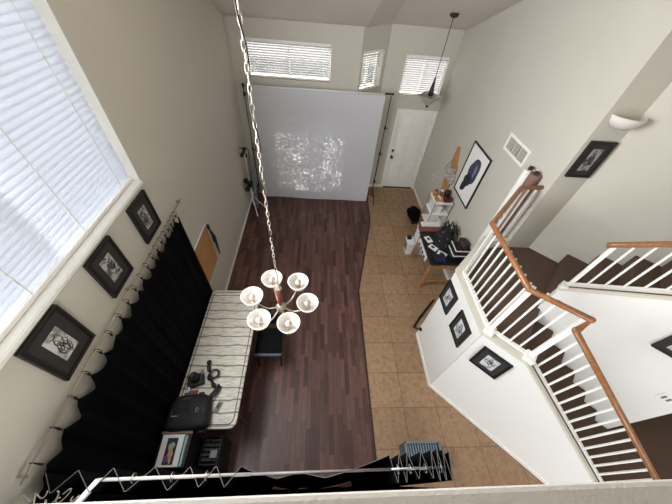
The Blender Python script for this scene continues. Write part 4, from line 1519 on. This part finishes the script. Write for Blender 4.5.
# shelf rack behind the desk
root = thing('shelf_rack', 'white metal shelf rack behind the desk against the right wall', 'shelf', (2.57, 4.56, 0))
for x in (2.38, 2.75):
    for y in (4.37, 4.75):
        MB().tube([(x, y, 0), (x, y, 1.24)], 0.009, 8).build('post', 'steel', root, world=True)
for z in (0.28, 0.62, 0.92, 1.20):
    mb = MB()
    mb.box(2.37, 2.76, 4.36, 4.76, z - 0.012, z)
    mb.build('shelf', 'trim', root, world=True, bevel=0.003)


def pot(nm, lb, x, y, z, r, h, mat, lid=None, group=None):
    o = thing(nm, lb, nm.replace('_', ' '), (x, y, z), 0, group)
    MB().lathe([(0.0, 0.0), (r * 0.8, 0.0), (r, h * 0.3), (r * 0.95, h * 0.85), (r * 0.7, h), (0.0, h)], n=16, cap=False).build('body', mat, o, smooth=True)
    if lid:
        MB().lathe([(0.0, h), (r * 0.72, h), (r * 0.7, h + 0.02), (0.0, h + 0.025)], n=16, cap=False).build('lid', lid, o, smooth=True)
    return o


pot('jar', 'tan jar at the left end of the top shelf', 2.45, 4.66, 1.201, 0.05, 0.11, 'tan_wood', 'brown_box')
pot('bottle', 'brown bottle in the middle of the top shelf', 2.55, 4.62, 1.201, 0.038, 0.14, 'brown_box', 'paper')
pot('jar', 'black jar at the wall end of the top shelf', 2.68, 4.63, 1.201, 0.062, 0.13, 'black', 'bronze')
r = thing('cardboard_box', 'small tan box at the front of the top shelf', 'box', (2.48, 4.50, 1.201))
MB().box(-0.07, 0.07, -0.06, 0.06, 0, 0.07).build('carton', 'tan_board', r, bevel=0.003)
MB().box(-0.02, 0.02, -0.061, 0.061, 0.068, 0.072).build('tape', 'paper', r)
r = thing('cardboard_box', 'dark red box at the wall side of the top shelf', 'box', (2.65, 4.48, 1.201))
MB().box(-0.08, 0.08, -0.06, 0.06, 0, 0.08).build('carton', plain('dark_red_card', srgb(84, 40, 34), 0.7), r, bevel=0.003)
MB().box(-0.03, 0.03, -0.061, 0.061, 0.078, 0.082).build('tape', 'black', r)
r = thing('storage_tin', 'white tin with brown marks on the second shelf', 'tin', (2.50, 4.56, 0.921))
MB().box(-0.10, 0.10, -0.13, 0.13, 0, 0.16).build('tin', 'white_plastic', r, bevel=0.01)
MB().box(-0.04, 0.05, -0.06, 0.05, 0.16, 0.163).build('emblem', 'brown_box', r)

r = thing('printer', 'white printer with red brown lid stacked at the end of the desk', 'printer', (2.40, 4.20, 0))
MB().box(2.18, 2.62, 4.06, 4.33, 0.0, 0.60).build('stand_box', 'white_plastic', r, world=True, bevel=0.01)
MB().box(2.19, 2.61, 4.07, 4.32, 0.60, 0.74).build('lid', 'brown_box', r, world=True, bevel=0.008)
MB().box(2.20, 2.59, 4.19, 4.31, 0.74, 0.78).build('paper_feed', 'paper', r, world=True, bevel=0.004)

r = thing('plastic_bin', 'white plastic bin on the tiles in front of the desk', 'bin', (2.08, 4.16, 0))
mb = MB()
mb.hexa([(2.02, 4.06, 0), (2.14, 4.06, 0), (2.14, 4.26, 0), (2.02, 4.26, 0)], [(1.98, 4.04, 0.36), (2.15, 4.04, 0.36), (2.15, 4.28, 0.36), (1.98, 4.28, 0.36)])
mb.build('body', 'white_plastic', r, world=True, bevel=0.01)
mb = MB()
for k in range(4):
    mb.hexa([(1.997, 4.09 + 0.045 * k, 0.10), (2.03, 4.09 + 0.045 * k, 0.10), (2.03, 4.11 + 0.045 * k, 0.10), (1.997, 4.11 + 0.045 * k, 0.10)], [(1.974, 4.09 + 0.045 * k, 0.31), (2.03, 4.09 + 0.045 * k, 0.31), (2.03, 4.11 + 0.045 * k, 0.31), (1.974, 4.11 + 0.045 * k, 0.31)])
mb.build('slots', 'grey_plastic', r, world=True)
MB().box(1.99, 2.08, 4.17, 4.26, 0.36, 0.42).build('black_lid', 'black', r, world=True, bevel=0.01)

r = thing('crumpled_jacket', 'black crumpled jacket on the tiles between the door and shelf rack', 'jacket', (2.45, 5.24, 0))
mb = MB()
rnd = random.Random(8)
for k in range(9):
    mb.ball((2.45 + rnd.uniform(-0.09, 0.09), 5.24 + rnd.uniform(-0.17, 0.17), 0.15 + rnd.uniform(0.0, 0.22)), rnd.uniform(0.08, 0.12), (1, 1.1, 1), 2, 0.5, k * 3)
mb.build('folds', 'cloth_black', r, world=True, smooth=True)
MB().box(2.37, 2.53, 5.08, 5.40, 0.0, 0.14).build('base', 'black', r, world=True, bevel=0.03)

# ------------------------------------------------------------------ grey slatted crate on the tiles beside the front curtain
r = thing('plastic_crate', 'blue grey slatted plastic crate on the tiles beside the front curtain', 'crate', (1.42, 0.46, 0))
CZT = 0.30
x0, x1, y0, y1 = 1.21, 1.67, 0.30, 0.54
mb = MB()
for a, b, c, d in ((x0, x1, y0, y0 + 0.015), (x0, x1, y1 - 0.015, y1), (x0, x0 + 0.015, y0 + 0.015, y1 - 0.015), (x1 - 0.015, x1, y0 + 0.015, y1 - 0.015)):
    mb.box(a, b, c, d, 0, CZT)
mb.build('sides', 'slate', r, world=True, bevel=0.004)
mb = MB()
for k in range(12):
    x = x0 + 0.03 + k * 0.034
    mb.box(x, x + 0.016, y0 + 0.015, y1 - 0.015, CZT - 0.05, CZT - 0.012)
mb.box(x0 + 0.015, x1 - 0.015, y0 + 0.11, y0 + 0.125, CZT - 0.055, CZT - 0.03)
mb.build('grille', plain('pale_slate_plastic', srgb(112, 124, 134), 0.5), r, world=True)
mb = MB()
mb.box(x0 - 0.006, x1 + 0.006, y1 - 0.02, y1 + 0.006, CZT - 0.01, CZT + 0.012).box(x0 - 0.006, x0 + 0.02, y0, y1, CZT - 0.01, CZT + 0.012).box(x1 - 0.02, x1 + 0.006, y0, y1, CZT - 0.01, CZT + 0.012)
mb.build('rim', 'grey_plastic', r, world=True, bevel=0.004)
